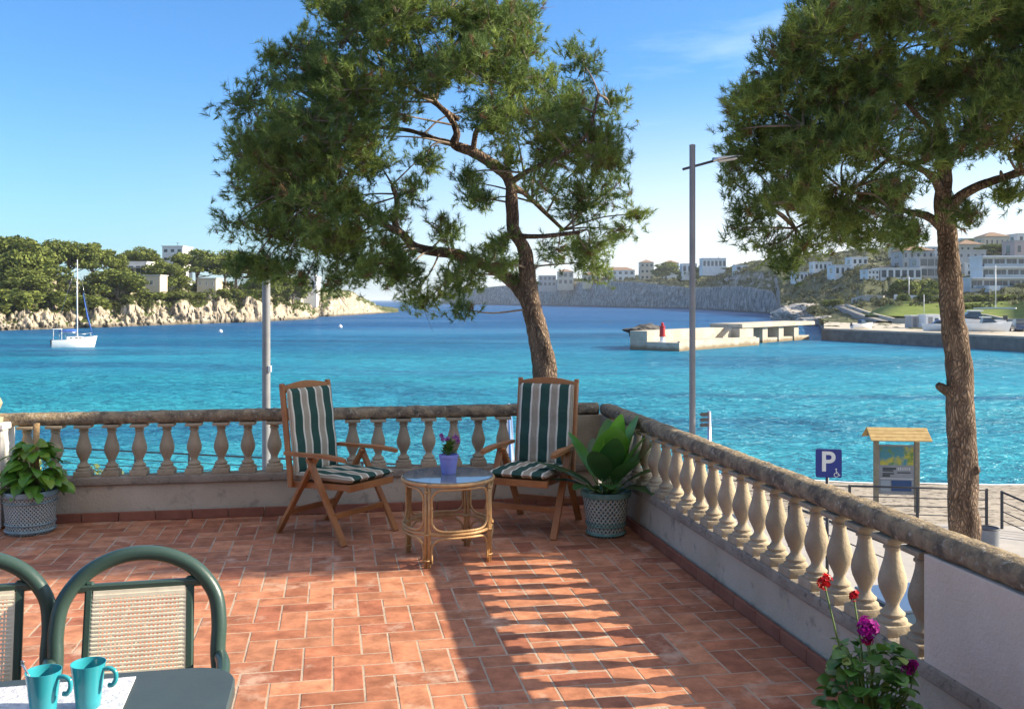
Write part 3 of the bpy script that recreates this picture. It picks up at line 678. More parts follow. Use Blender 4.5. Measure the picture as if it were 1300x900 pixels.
def garden_chair():
    t = thing('garden_chair', 'x', 'chair', group='folding garden chairs')
    W = .275
    for s in (-1, 1):
        y = s*W
        mb = MB(); mb.bar((.35,y,0.0), (.0,y,.585), .026, .05, up=(0,1,0)); mb.build('front_leg', M['teak'], t)
        y2 = s*(W-.03)
        mb = MB(); mb.bar((-.345,y2,0.0), (.045,y2,.585), .026, .05, up=(0,1,0)); mb.build('rear_leg', M['teak'], t)
        mb = MB()
        n = len(mb.v)
        pts = [(-.235,.0,.60),(-.05,.0,.603),(.15,0,.61),(.30,0,.603),(.355,0,.595)]; wd = [.045,.055,.06,.056,.03]
        vs = []
        for (px, _, pz), w in zip(pts, wd):
            vs += [(px,y-w/2,pz-.012),(px,y+w/2,pz-.012),(px,y+w/2,pz+.012),(px,y-w/2,pz+.012)]
        fs = [(i*4+j, i*4+(j+1)%4, i*4+4+(j+1)%4, i*4+4+j) for i in range(4) for j in range(4)]+[(0,1,2,3),(16,17,18,19)]
        mb.add(vs, fs); mb.build('armrest', M['teak'], t, True, ang=30)
        mb = MB(); mb.bar((-.22,s*.235,.345),(-.315,s*.235,1.075), .028, .042, up=(1,0,0)); mb.rbox((-.317,s*.235,1.085),(.034,.034,.03),.006); mb.build('back_post', M['teak'], t)
    mb = MB()
    for s in (-1, 1): mb.bar((-.22,s*.205,.365),(.355,s*.205,.395), .024, .045)
    mb.bar((.345,-.235,.392),(.345,.235,.392), .028, .05); mb.bar((-.2,-.22,.362),(-.2,.22,.362), .024, .04)
    for k in range(5): x = -.12+k*.10; mb.bar((x,-.2,.385+.0052*k),(x,.2,.385+.0052*k), .05, .014)
    mb.build('seat_frame', M['teak'], t)
    mb = MB()     # curved head rail and back slats
    pts = [(-.312,-.225+.45*i/8, 1.055+.03*math.sin(PI*i/8)) for i in range(9)]; vs = []
    for p in pts: vs += [(p[0]-.012,p[1],p[2]-.028),(p[0]+.012,p[1],p[2]-.028),(p[0]+.012,p[1],p[2]+.024),(p[0]-.012,p[1],p[2]+.024)]
    mb.add(vs, [(i*4+j, i*4+(j+1)%4, i*4+4+(j+1)%4, i*4+4+j) for i in range(8) for j in range(4)]+[(0,1,2,3),(32,33,34,35)])
    for k in range(6):
        y = -.17+k*.068; mb.bar((-.228,y,.40),(-.308,y,1.05), .014, .036, up=(1,0,0))
    mb.build('back_slats', M['teak'], t)
    mb = MB(); mb.bar((.235,-W,.19),(.235,W,.19), .022, .042); mb.build('stretcher', M['teak'], t)
    mb = MB(); mb.bar((-.235,-W+.03,.165),(-.235,W-.03,.165), .022, .042); mb.build('stretcher', M['teak'], t)
    mb = cushion(MB(), (-.19,0,.438), (.372,0,.452), .475, .062, (0,0,1), 26, 26); mb.build('seat_cushion', M['stripe'], t, True)
    mb = cushion(MB(), (-.192,0,.44), (-.277,0,1.06), .465, .058, (1,0,.11), 30, 26); mb.build('back_cushion', M['stripe'], t, True)
    return t
ch = garden_chair(); ch.location = (-1.309, 7.02, .001); ch.rotation_euler = (0, 0, R(-33.6))
ch['label'] = 'wooden folding chair with striped cushions, left of the rattan table'
dup(ch, (.17, 7.20, .001), R(-112), 'wooden folding chair with striped cushions, between the rattan table and the big-leaved plant')

# ------------------------------------------------------------------ rattan table with its flower pot
tb = thing('rattan_table', 'round rattan side table with a glass top between the two wooden chairs', 'side table', (-.43, 6.346, .001), R(-112))
RR = .30; ZT = .535; ZR = .215
legs = []
for k in range(4):
    a = k*PI/2+R(0); ca, sa = math.cos(a), math.sin(a); tx, ty = -sa, ca
    mb = MB()
    for s in (-1, 1):
        mb.tube([(RR*ca+tx*s*.013, RR*sa+ty*s*.013, 0), (RR*ca+tx*s*.0125, RR*sa+ty*s*.0125, .3), (RR*ca+tx*s*.0125, RR*sa+ty*s*.0125, ZT-.01)], [.0112,.0105,.0105], 8)
    for z in (ZR, ZT-.045, .05): mb.ring((RR*ca, RR*sa, z), .027, .018, .005, 14, 6)
    mb.build('leg', M['rattan'], tb, True)
    # rounded frames between this leg and the next
    def arc(f): 
        aa = a+.10+(PI/2-.20)*f; return Vector((RR*math.cos(aa), RR*math.sin(aa), 0))
    mb = MB(); pts = []
    for f, z in ((0,ZT-.14),(.0,ZT-.09),(.06,ZT-.05),(.16,ZT-.032),(.35,ZT-.03),(.65,ZT-.03),(.84,ZT-.032),(.94,ZT-.05),(1,ZT-.09),(1,ZT-.14),(1,.33),(1,.29),(.94,.252),(.84,.237),(.65,.235),(.35,.235),(.16,.237),(.06,.252),(0,.29),(0,.33),(0,ZT-.14)):
        p = arc(f); p.z = z; pts.append(p)
    mb.tube([Vector(q) for q in spline(pts, 3)], .008, 7)
    pts = []
    for f, z in ((0,.03),(0,.12),(.05,.165),(.16,.188),(.35,.193),(.65,.193),(.84,.188),(.95,.165),(1,.12),(1,.03)):
        p = arc(f); p.z = z; pts.append(p)
    mb.tube([Vector(q) for q in spline(pts, 3)], .008, 7)
    mb.build('brace', M['rattan'], tb, True)
mb = MB(); mb.ring((0,0,ZR), RR-.005, RR-.005, .011, 48, 8); mb.build('lower_ring', M['rattan'], tb, True)
mb = MB(); mb.ring((0,0,ZT-.005), RR+.004, RR+.004, .0125, 56, 8); mb.build('rim', M['rattan'], tb, True)
M['glass_top'] = mat('table_glass', (.22,.26,.29), .03, None, spec=.9); M['glass_top'].node_tree.nodes['Principled BSDF'].inputs['Transmission Weight'].default_value = .35
mb = MB(); mb.lathe([(RR+.002,ZT+.006),(RR+.004,ZT+.010),(RR+.002,ZT+.014)], 64); mb.build('glass_top', M['glass_top'], tb)

def leaf_add(V, T, C, base, d, up, L, W, curl, col, rng, fold=.25, nl=5, shape=0):
    """one leaf: strip with a folded mid-rib, bending down along its length"""
    d = d.normalized(); s = d.cross(up)
    if s.length < 1e-3: s = Vector((1,0,0))
    s.normalize(); n_ = s.cross(d).normalized(); b0 = len(V); p = base.copy(); dd = d.copy()
    for i in range(nl+1):
        t = i/nl
        w = W/2*(math.sin(PI*min(1, t*.93+.04))**.8 if shape == 0 else (math.sin(PI*t**.62)**.75 if shape == 1 else math.sin(PI*(t**1.25)*.97+.03)**.7))
        nn = s.cross(dd).normalized()
        V += [p-s*w+nn*w*fold, p.copy(), p+s*w+nn*w*fold]
        k = 1+.15*rng.uniform(-1, 1); C += [[c*k for c in col]]*3
        dd = (dd+Vector((0,0,-curl/nl))).normalized(); p = p+dd*(L/nl)
    for i in range(nl):
        a = b0+i*3; T += [(a,a+1,a+4,a+3),(a+1,a+2,a+5,a+4)]
def leaves_obj(name, V, T, C, parent, mt=None):
    o = np_obj(name, [tuple(v) for v in V], T, mt or M['leaf'], np.array(C), parent)
    if mt is None: o.data.shade_smooth()
    return o
def petals(rng, c, r, n, col, size):
    V, T, C = [], [], []
    for k in range(n):
        d = Vector((rng.gauss(0,1), rng.gauss(0,1), rng.gauss(.2,1))).normalized(); q = c+d*r*rng.uniform(.25, 1.05)
        a = d.cross(Vector((rng.gauss(0,1), rng.gauss(0,1), rng.gauss(0,1)))).normalized(); b_ = d.cross(a); kk = rng.uniform(.7, 1.25)
        ph = rng.uniform(0, 6)
        i0 = len(V); V.append(q-d*size*.2); C.append([x*kk*.6 for x in col])
        for j in range(10):
            an = ph+2*PI*j/10; rr = size*(1 if j % 2 == 0 else .62); V.append(q+a*rr*math.cos(an)+b_*rr*math.sin(an)+d*size*rng.uniform(-.1,.25)); C.append([x*kk for x in col])
        for j in range(10): T.append((i0, i0+1+j, i0+1+(j+1) % 10))
    return V, T, C
rg = random.Random(3)
fp = thing('flower_pot', 'small lilac pot of pink flowers on the glass table', 'potted plant', (-.428, 6.38, .551), 0)
mb = MB(); mb.lathe([(.0,0),(.046,0),(.048,.004),(.062,.105),(.066,.108),(.067,.128),(.063,.130),(.060,.126),(.058,.11),(.0,.108)], 28, cap=False); mb.build('pot', M['lilac'], fp, True, ang=40)
V, T, C = [], [], []
for k in range(70):
    a = rg.uniform(0, 2*PI); q = Vector((.035*math.cos(a)*rg.random(), .035*math.sin(a)*rg.random(), .115+rg.uniform(0,.08)))
    d = Vector((math.cos(a)*rg.uniform(.3,1), math.sin(a)*rg.uniform(.3,1), rg.uniform(.4,1.2)))
    leaf_add(V, T, C, q, d, Vector((0,0,1)), rg.uniform(.035,.06), .022, .5, (.07+rg.random()*.05,.17+rg.random()*.06,.03), rg, nl=3)
leaves_obj('foliage', V, T, C, fp)
for (x, y, z, r) in ((-.035,-.02,.235,.02),(.045,-.01,.245,.024),(.06,.01,.215,.015),(-.01,.02,.225,.014),(-.05,.0,.258,.010)):
    V, T, C = petals(rg, Vector((x,y,z)), r, 16, (.50,.20,.55), .013); leaves_obj('flower_head', V, T, C, fp, M['petal'])

# ------------------------------------------------------------------ big glazed pots
def pot_mat(name, glaze, pale, dark, nx, nz_):
    """glazed relief: diagonal lattice of raised pale ribs over dark hollows, in the pot's own angle and height"""
    m = bpy.data.materials.new(name); m.use_nodes = True; n = m.node_tree; b = n.nodes['Principled BSDF']
    tc = n.nodes.new('ShaderNodeTexCoord'); sp = n.nodes.new('ShaderNodeSeparateXYZ'); n.links.new(tc.outputs['Object'], sp.inputs[0])
    def mt_(op, a, bb=None):
        q = n.nodes.new('ShaderNodeMath'); q.operation = op
        for i, s in enumerate((a, bb)):
            if s is None: continue
            if isinstance(s, (int, float)): q.inputs[i].default_value = s
            else: n.links.new(s, q.inputs[i])
        return q.outputs[0]
    ang = mt_('ARCTAN2', sp.outputs['Y'], sp.outputs['X']); A = mt_('MULTIPLY', ang, nx/2.0); Z = mt_('MULTIPLY', sp.outputs['Z'], nz_)
    l1 = mt_('ABSOLUTE', mt_('SINE', mt_('ADD', A, Z))); l2 = mt_('ABSOLUTE', mt_('SINE', mt_('SUBTRACT', A, Z)))
    h = mt_('SUBTRACT', 1.0, mt_('MINIMUM', l1, l2))
    r = n.nodes.new('ShaderNodeValToRGB'); n.links.new(h, r.inputs[0]); r.color_ramp.elements[0].position = .16; r.color_ramp.elements[0].color = (*dark, 1)
    r.color_ramp.elements[1].position = .58; r.color_ramp.elements[1].color = (*pale, 1); e = r.color_ramp.elements.new(.36); e.color = (*glaze, 1)
    n.links.new(r.outputs[0], b.inputs['Base Color']); b.inputs['Roughness'].default_value = .3; b.inputs['Specular IOR Level'].default_value = .5
    bp = n.nodes.new('ShaderNodeBump'); bp.inputs['Strength'].default_value = 1; bp.inputs['Distance'].default_value = .012
    n.links.new(h, bp.inputs['Height']); n.links.new(bp.outputs[0], b.inputs['Normal']); return m
M['pot_a'] = pot_mat('basket_glaze_blue', (.29,.32,.31), (.70,.70,.63), (.075,.085,.09), 44, 110)
M['pot_b'] = pot_mat('lattice_glaze_green', (.26,.36,.33), (.68,.71,.62), (.075,.10,.09), 30, 75)
M['rim_a'] = mat('blue_grey_glaze', (.16,.23,.25), .3, (.24,.31,.33), 14)
M['rim_b'] = mat('sea_green_glaze', (.10,.24,.21), .25, (.18,.33,.29), 14)
M['stake'] = mat('coir', (.42,.28,.14), .95, (.33,.21,.10), 30, .8, 60)
def big_pot(root, r0, r1, h, mp, mr_, band):
    mb = MB(); mb.lathe([(0,0.0),(r0*.93,0),(r0*.96,.012),(r0,.03)]+[(r0+(r1-r0)*t, .03+(h-.07)*t) for t in (.2,.4,.6,.8,1)]+[(r1-.012,h-.035),(r1-.02,h-.06),(0,h-.06)], 40, cap=False); mb.build('pot_body', mp, root, True, ang=50)
    mb = MB(); mb.lathe([(r1-.004,h-.045),(r1+.012,h-.038),(r1+.016,h-.012),(r1+.012,h),(r1-.006,h),(r1-.014,h-.02),(r1-.012,h-.05)], 40, cap=False)
    mb.build('pot_rim', mr_, root, True, ang=50)
    mb = MB()
    for z, q in band:
        rr = r0+(r1-r0)*z/h; mb.ring((0,0,z), rr+.001, rr+.001, q, 44, 6)
    mb.build('pot_band', mr_, root, True)
    mb = MB(); mb.lathe([(r1-.018,h-.045),(r1*.5,h-.035),(.001,h-.032)], 24, cap=False); mb.build('soil', M['pot_soil'], root, True)
p1 = thing('potted_plant', 'leafy vine plant on a coir stake in a basket-pattern pot in the left corner', 'potted plant', (-3.58, 7.03, .001), R(10))
big_pot(p1, .165, .185, .315, M['pot_a'], M['rim_a'], ((.025,.010),(.075,.006),(.235,.008)))
mb = MB(); mb.tube([(.03,.02,.25),(.03,.02,.5),(.035,.02,.80)], .024, 10, jit=.15, jscale=40); mb.build('stake', M['stake'], p1, True)
V, T, C = [], [], []; stv = MB(); rg = random.Random(11)
for k in range(125):
    a = rg.uniform(0, 2*PI); hgt = rg.random()**.8; rr = (.27*(1-hgt*.65))*rg.uniform(.25, 1)
    q = Vector((rr*math.cos(a)+.02, rr*math.sin(a)*.8, .30+hgt*.36-rr*.15)); d = Vector((math.cos(a), math.sin(a), rg.uniform(-.2,.6)))
    g = rg.random(); col = (.07+.07*g, .18+.12*g, .02+.014*g)
    if rg.random() < .22: col = (.22,.33,.04)
    L = rg.uniform(.09,.15); leaf_add(V, T, C, q, d, Vector((rg.gauss(0,.4), rg.gauss(0,.4), 1)), L, L*.72, rg.uniform(.8,1.8), col, rg, .18, 6, 1)
    if k % 2 == 0: stv.tube([(.03+rg.gauss(0,.02), .02+rg.gauss(0,.02), .27), (q.x*.5, q.y*.5, q.z*.6+.16), q], [.004,.003,.002], 5)
leaves_obj('foliage', V, T, C, p1); M['stem'] = mat('green_stem', (.11,.19,.04), .6); stv.build('stems', M['stem'], p1, True)

p2 = thing('potted_plant', 'plant with big upright paddle leaves in a lattice-pattern pot by the terrace corner', 'potted plant', (.69, 6.95, .001), R(30))
big_pot(p2, .135, .172, .325, M['pot_b'], M['rim_b'], ((.02,.010),(.08,.006),(.10,.004)))
V, T, C = [], [], []; stv = MB(); rg = random.Random(5)
spec = [(-40,80,.46,.30,.02,(.17,.40,.035)),(-75,74,.40,.29,.06,(.14,.36,.035)),(10,70,.47,.25,.10,(.12,.30,.03)),(150,60,.38,.17,.2,(.075,.22,.03)),(5,52,.46,.17,.3,(.11,.28,.03)),(205,38,.40,.15,.35,(.06,.14,.06)),(180,33,.44,.14,.3,(.065,.15,.07)),
        (250,58,.34,.18,.5,(.04,.11,.03)),(300,50,.36,.19,.6,(.045,.13,.03)),(340,40,.38,.17,.7,(.05,.13,.03)),(40,48,.36,.16,.6,(.04,.11,.03)),(100,55,.36,.17,.5,(.04,.10,.03)),
        (270,35,.30,.17,.8,(.04,.11,.025)),(320,25,.32,.16,.8,(.04,.11,.025)),(190,28,.32,.12,.5,(.05,.11,.055)),(0,20,.30,.14,.8,(.04,.11,.025)),(230,30,.28,.16,.7,(.04,.11,.03)),(80,70,.42,.18,.15,(.06,.18,.03)),(280,66,.36,.20,.25,(.045,.14,.03)),(340,62,.40,.19,.3,(.07,.20,.03))]
for (a, el, L, w, cu, col) in spec:
    a = R(a-30); el = R(el); d = Vector((math.cos(a)*math.cos(el), math.sin(a)*math.cos(el), math.sin(el)))
    b0 = Vector((math.cos(a)*.03, math.sin(a)*.03, .29)); st_ = .06+.09*math.sin(el)
    q = b0+d*st_; stv.tube([b0, q+d*.03], [.010,.006], 6)
    leaf_add(V, T, C, q, d, Vector((-d.x*.4, -d.y*.4, 1)), L, w, cu, col, rg, .20, 9, 0)
leaves_obj('foliage', V, T, C, p2); stv.build('stems', M['stem'], p2, True)

p3 = thing('geranium', 'geranium in bloom with red and magenta flowers beside the right wall', 'potted plant', (1.22, 3.22, .001), 0)
mb = MB(); mb.lathe([(0,0),(.10,0),(.13,.20),(.142,.205),(.142,.24),(.13,.24),(.125,.21),(0,.20)], 28, cap=False); M['terra'] = mat('terracotta', (.38,.15,.075), .8, (.45,.20,.11), 8); mb.build('pot', M['terra'], p3, True, ang=40)
V, T, C = [], [], []; stv = MB(); rg = random.Random(9)
for k in range(330):
    a = rg.uniform(0, 2*PI); hgt = rg.random(); rr = .165*rg.random()**.5*(1.1-.45*hgt)
    q = Vector((rr*math.cos(a), rr*math.sin(a), .20+hgt*.34)); d = Vector((math.cos(a)+rg.gauss(0,.3), math.sin(a)+rg.gauss(0,.3), rg.uniform(-.1,.7)))
    g = rg.random(); col = (.045+.06*g, .13+.12*g, .02+.02*g)
    if rg.random() < .10: col = (.24,.33,.07)
    L = rg.uniform(.028,.055); leaf_add(V, T, C, q, d, Vector((rg.gauss(0,.5), rg.gauss(0,.5), 1)), L, L*1.15, .7, col, rg, .3, 4, 0)
    if k % 6 == 0: stv.tube([(rg.gauss(0,.03), rg.gauss(0,.03), .2), (q.x*.6, q.y*.6, q.z*.7+.08), q], [.005,.004,.002], 5)
for (x, y, z, r, n_, col, s) in ((-.155,-.0,.760,.026,26,(.62,.02,.025),.013),(-.055,-.0,.715,.018,12,(.50,.012,.025),.012),(-.02,-.03,.610,.038,40,(.38,.012,.30),.016),(-.025,-.04,.575,.018,12,(.42,.01,.10),.012),(.11,-.05,.49,.022,14,(.46,.02,.30),.014),(.13,-.05,.50,.014,8,(.46,.02,.30),.012)):
    stv.tube([(x*.2, y*.3, .25), (x*.8+.015, y*.8, z*.6+.1), (x, y, z-.01)], [.004,.0032,.0028], 6)
    Vp, Tp, Cp = petals(rg, Vector((x,y,z)), r*1.1, int(n_*1.6), col, s*.85); leaves_obj('flower_head', Vp, Tp, Cp, p3, M['petal'])
leaves_obj('foliage', V, T, C, p3); stv.build('stems', M['stem'], p3, True)

# ------------------------------------------------------------------ dining table and green chairs
TZ = .74
def tpt(a, b_, z=0): return Vector((-.735, 2.545, 0))+EX*a+EY*b_+Vector((0,0,z))       # a to the right, b away, from the far right corner
tab = thing('dining_table', 'dark slate resin dining table with rounded corners at lower left', 'table', (*tpt(-.75,-.45).xy, .001), TA)
def rrect(w, h, r, n=8):
    out = []
    for cx, cy, a0 in ((w/2-r,h/2-r,0),(-w/2+r,h/2-r,90),(-w/2+r,-h/2+r,180),(w/2-r,-h/2+r,270)):
        for k in range(n+1): a = R(a0+90*k/n); out.append((cx+r*math.cos(a), cy+r*math.sin(a)))
    return out
mb = MB(); o_ = rrect(1.5,.9,.11); i_ = rrect(1.492,.892,.108); n_ = len(o_)
vs = [(x,y,TZ-.035) for x, y in o_]+[(x,y,TZ-.006) for x, y in o_]+[(x,y,TZ) for x, y in i_]
mb.add(vs, [tuple(range(n_))[::-1], tuple(range(2*n_,3*n_))]+[(k*n_+j, k*n_+(j+1)%n_, (k+1)*n_+(j+1)%n_, (k+1)*n_+j) for k in (0,1) for j in range(n_)])
mb.build('tabletop', M['table_top'], tab)
for sx in (-1, 1):
    for sy in (-1, 1):
        mb = MB(); mb.tube([(sx*.66,sy*.36,0),(sx*.64,sy*.34,TZ-.03)], [.022,.03], 12); mb.build('leg', M['green_plastic'], tab, True)
def resin_chair():
    """local: the sitter faces -y; hooped back at y=0"""
    t = thing('resin_chair', 'x', 'chair', group='green resin chairs at the dining table')
    H0 = .45; HT_ = .925; W = .252
    def bk(y0, z): return y0+(z-H0)*.22            # the back leans away
    mb = MB(); pts = []
    for (x, z) in ((-W-.045,.0),(-W-.02,.25),(-W-.005,.46),(-W+.012,.60),(-W+.010,.70),(-W+.026,.79),(-W+.085,.865),(-W+.165,.908),(0,.922)):
        pts.append((x, bk(0, z) if z > .3 else bk(0,z)+.05*(.3-z), z))
    pts = pts+[(-x, y, z) for x, y, z in pts[-2::-1]]
    sp = [Vector(q) for q in spline(pts, 5)]
    # flat oval tube
    n = len(mb.v); mb.tube(sp, .024, 12)
    mb.build('hoop_frame', M['green_plastic'], t, True)
    mb = MB()
    for s in (-1, 1):
        mb.bar((s*.155,bk(.002,.44),.44),(s*.150,bk(.002,.845),.845), .026, .022, up=(0,1,0), r=.006)
    mb.bar((-.20,bk(.002,.825),.825),(.20,bk(.002,.825),.825), .024, .026, r=.006); mb.bar((-.16,bk(.002,.47),.47),(.16,bk(.002,.47),.47), .022, .03, r=.006)
    mb.build('back_rails', M['green_plastic'], t)
    mb = MB(); x0, x1, z0, z1 = -.137, .137, .49, .812; N = 22; K = 26
    for i in range(N+1):
        x = x0+(x1-x0)*i/N; w = .0054 if 1 < i < N-1 else .012
        mb.bar((x,bk(-.004,z0),z0),(x,bk(-.004,z1),z1), w, .003, up=(0,1,.0), r=0)
    for k in range(K+1):
        z = z0+(z1-z0)*k/K; w = .0054 if 1 < k < K-1 else .012
        mb.box((0,bk(-.0075,z),z), (x1-x0,.003,w))
    mb.build('woven_panel', M['mesh_cane'], t)
    mb = MB(); mb.rbox((0,-.24,.435), (.46,.46,.035), .012, seg=3); mb.build('seat', M['green_plastic'], t)
    for s in (-1, 1):
        mb = MB(); mb.tube([(s*.235,-.47,0),(s*.235,-.45,.42),(s*.262,-.44,.56)], [.02,.022,.02], 10); mb.build('front_leg', M['green_plastic'], t, True)
        mb = MB(); mb.tube([Vector(q) for q in spline([(s*.248,.03,.60),(s*.266,-.1,.615),(s*.27,-.3,.612),(s*.268,-.42,.60),(s*.262,-.45,.55)],4)], .021, 10); mb.build('armrest', M['green_plastic'], t, True)
    return t
rc = resin_chair()
def cpos(a, b_): p = tpt(a, b_); return (p.x, p.y, .001)
rc.location = (-1.165, 2.93, -.012); rc.rotation_euler = (0, 0, R(13))
rc['label'] = 'green resin chair with cream woven back, the nearer to the mugs and wholly in view'
dup(rc, (-1.675, 2.86, -.008), R(15), 'green resin chair cut off by the left edge of the picture')
# placemat, mugs, spoon
M['mat_weave'] = mat('placemat', (.58,.60,.64), .8, (.40,.42,.48), 55, .4, 55, .2, contrast=(.45,.6))
pm = MB(); ang = TA+R(2); c = Vector((-1.165, 2.25, TZ+.004))
pm.rbox(c, (.46,.31,.004), .0015, rz=ang, seg=1); tag(pm.build('placemat', M['mat_weave']), 'pale grey woven placemat under the two mugs', 'placemat')
def mug():
    t = thing('mug', 'x', 'mug', group='turquoise mugs on the placemat')
    mb = MB(); mb.lathe([(0,0),(.024,0),(.027,.003),(.029,.02),(.0345,.07),(.0395,.105),(.0400,.107),(.0385,.107),(.0365,.10),(.031,.06),(.026,.012),(0,.010)], 36, cap=False); mb.build('cup', M['mug'], t, True, ang=45)
    mb = MB(); mb.tube([Vector(q) for q in spline([(.034,0,.092),(.052,0,.095),(.066,0,.088),(.068,0,.070),(.060,0,.056),(.050,0,.055)],4)], .0055, 10); mb.build('handle', M['mug'], t, True)
    return t
MZ = TZ+.0065
m1 = mug(); m1.location = (-1.098, 2.215, MZ); m1.rotation_euler = (0,0,R(-8)); m1['label'] = 'turquoise mug with a spoon standing in it'
dup(m1, (-1.014, 2.262, MZ), R(-4), 'turquoise mug without a spoon, nearer to the placemat corner')
sp_ = MB(); sp_.tube([(-1.088,2.212,MZ+.014),(-1.112,2.205,MZ+.07),(-1.138,2.198,MZ+.128)], [.0022,.002,.003], 8); sp_.rbox((-1.138,2.198,MZ+.13),(.008,.004,.012),.0015)
tag(sp_.build('spoon', M['steel'], smooth=True), 'steel spoon leaning in the left turquoise mug', 'spoon')
# ------------------------------------------------------------------ pines by the terrace
def needle_tufts(rng, pos, axis, nn, L, wid, cols):
    """pos, axis (k,3); every tuft is nn thin triangles"""
    k = len(pos); ax = np.repeat(axis, nn, 0); ps = np.repeat(pos, nn, 0); N = k*nn
    d = ax+rng.normal(0, .60, (N,3)); d /= np.linalg.norm(d, axis=1)[:,None]
    b = ps-ax*(rng.random((N,1))*.09)
    s = np.cross(d, rng.normal(0,1,(N,3))); s /= np.linalg.norm(s, axis=1)[:,None]
    l = L*(.7+.6*rng.random((N,1)))
    V = np.empty((N,3,3)); V[:,0] = b-s*wid/2; V[:,1] = b+s*wid/2; V[:,2] = b+d*l-np.array([0,0,1])*l*.03
    c = np.repeat(cols, nn, 0)*(.7+.6*rng.random((N,1))); C = np.repeat(c[:,None,:], 3, 1)
    return V.reshape(-1,3), C.reshape(-1,3)
def pine(name, label, d, base_u, limbs, clumps, extra, seed, Ry, cu, dens=1.0, wscale=1.0, thick=1.0):
    rng = np.random.default_rng(seed); rr = random.Random(seed)
    base = P(base_u, 0, d); base.z = GND
    root = thing(name, label, 'pine tree', base)
    mb = MB(); joints = []
    for li, (pts, stub) in enumerate(limbs):
        sp = spline([(u, v, w, dy) for u, v, w, dy in pts], 7)
        p3 = [P(u, v, d+dy)-base for u, v, w, dy in sp]; rad = [max(.006, w/2*d/F) for u, v, w, dy in sp]
        rad = [q*thick for q in rad]; mb.tube(p3, rad, 14 if rad[0] > .06 else 8, jit=.16, jscale=7)
        for p, r in zip(p3, rad):
            if r < .10: joints.append(p)
    mb.build('trunk', M['bark'], root, True)
    # clumps -> 3D
    cl = []
    for (u, v, r) in clumps:
        rho = min(1, math.hypot((u-cu[0])/cu[2], (v-cu[1])/cu[3])); dep = Ry*math.sqrt(max(.06, 1-rho*rho))
        k = 2 if dep > .55*Ry else 1
        for q in range(k):
            sgn = (1 if q else -1) if k == 2 else rr.choice((-1,1))
            dy = sgn*dep*rr.uniform(.15,.85); dd = d+dy
            cl.append((P(u+rr.uniform(-8,8), v+rr.uniform(-8,8), dd)-base, r*d/F*rr.uniform(.9,1.1)))
    for (x, y, z, r) in extra: cl.append((Vector((x,y,z))-base, r))
    tw = MB(); pos = []; axs = []; cols = []
    for c, r in cl:
        j = min(joints, key=lambda p: (p-c).length+.5*max(0, p.z-c.z)) if joints else Vector((0,0,0))
        mid = j.lerp(c, .5)+Vector((rr.gauss(0,.05), rr.gauss(0,.05), rr.gauss(.02,.05)))
        tw.tube([Vector(q) for q in spline([j, mid, c], 5)], list(np.linspace(.014,.006,11)), 6, cap=False)
        ns = max(6, int(23*(r/.35)**2*dens))
        tone = rr.random()
        for k in range(ns):
            dv = Vector((rr.gauss(0,1), rr.gauss(0,1), rr.gauss(.25,1))).normalized()
            fq = rr.uniform(.35,1.04); q = c+Vector((dv.x, dv.y, dv.z*.85))*r*fq
            if rr.random() < .45 or fq > .78: tw.tube([c+(q-c)*.1, c.lerp(q, .55)+Vector((0,0,rr.uniform(-.04,.03))), q], [.006,.004,.0025], 4, cap=False)
            g = (.45*tone+.55*rr.random())**1.3
            for m in range(rr.randint(6,10)):
                o = Vector((rr.gauss(0,.075), rr.gauss(0,.075), rr.gauss(0,.06))); a = (dv*.8+Vector((0,0,.55))+Vector((rr.gauss(0,.45), rr.gauss(0,.45), rr.gauss(0,.35)))).normalized()
                pos.append(q+o); axs.append(a)
                col = np.array((.062,.118,.036))*(1-g)+np.array((.29,.37,.08))*g
                if rr.random() < .06: col = np.array((.17,.105,.05))
                cols.append(col)
    V, C = needle_tufts(rng, np.array(pos), np.array(axs), 29, .080, .0070*wscale, np.array(cols))
    np_obj('needle_crown', V, np.arange(len(V)).reshape(-1,3), M['needle'], C, root)
    # a few bare grey twigs
    for k in range(60):
        c, r = rr.choice(cl); q = c
        dv = Vector((rr.gauss(0,1), rr.gauss(-.6,1), rr.gauss(.1,.7))).normalized()
        e = q+dv*r*1.1; tw.tube([q, q.lerp(e,.5)+Vector((rr.gauss(0,.05), 0, rr.gauss(0,.05))), e], [.007,.005,.002], 5, cap=False)
        for s in range(3):
            f = q.lerp(e, rr.uniform(.3,.8)); tw.tube([f, f+(dv+Vector((rr.gauss(0,.7), rr.gauss(0,.7), rr.gauss(0,.7)))).normalized()*rr.uniform(.12,.3)], [.003,.0012], 4, cap=False)
    tw.build('branches', M['twig'], root, True)
    return root
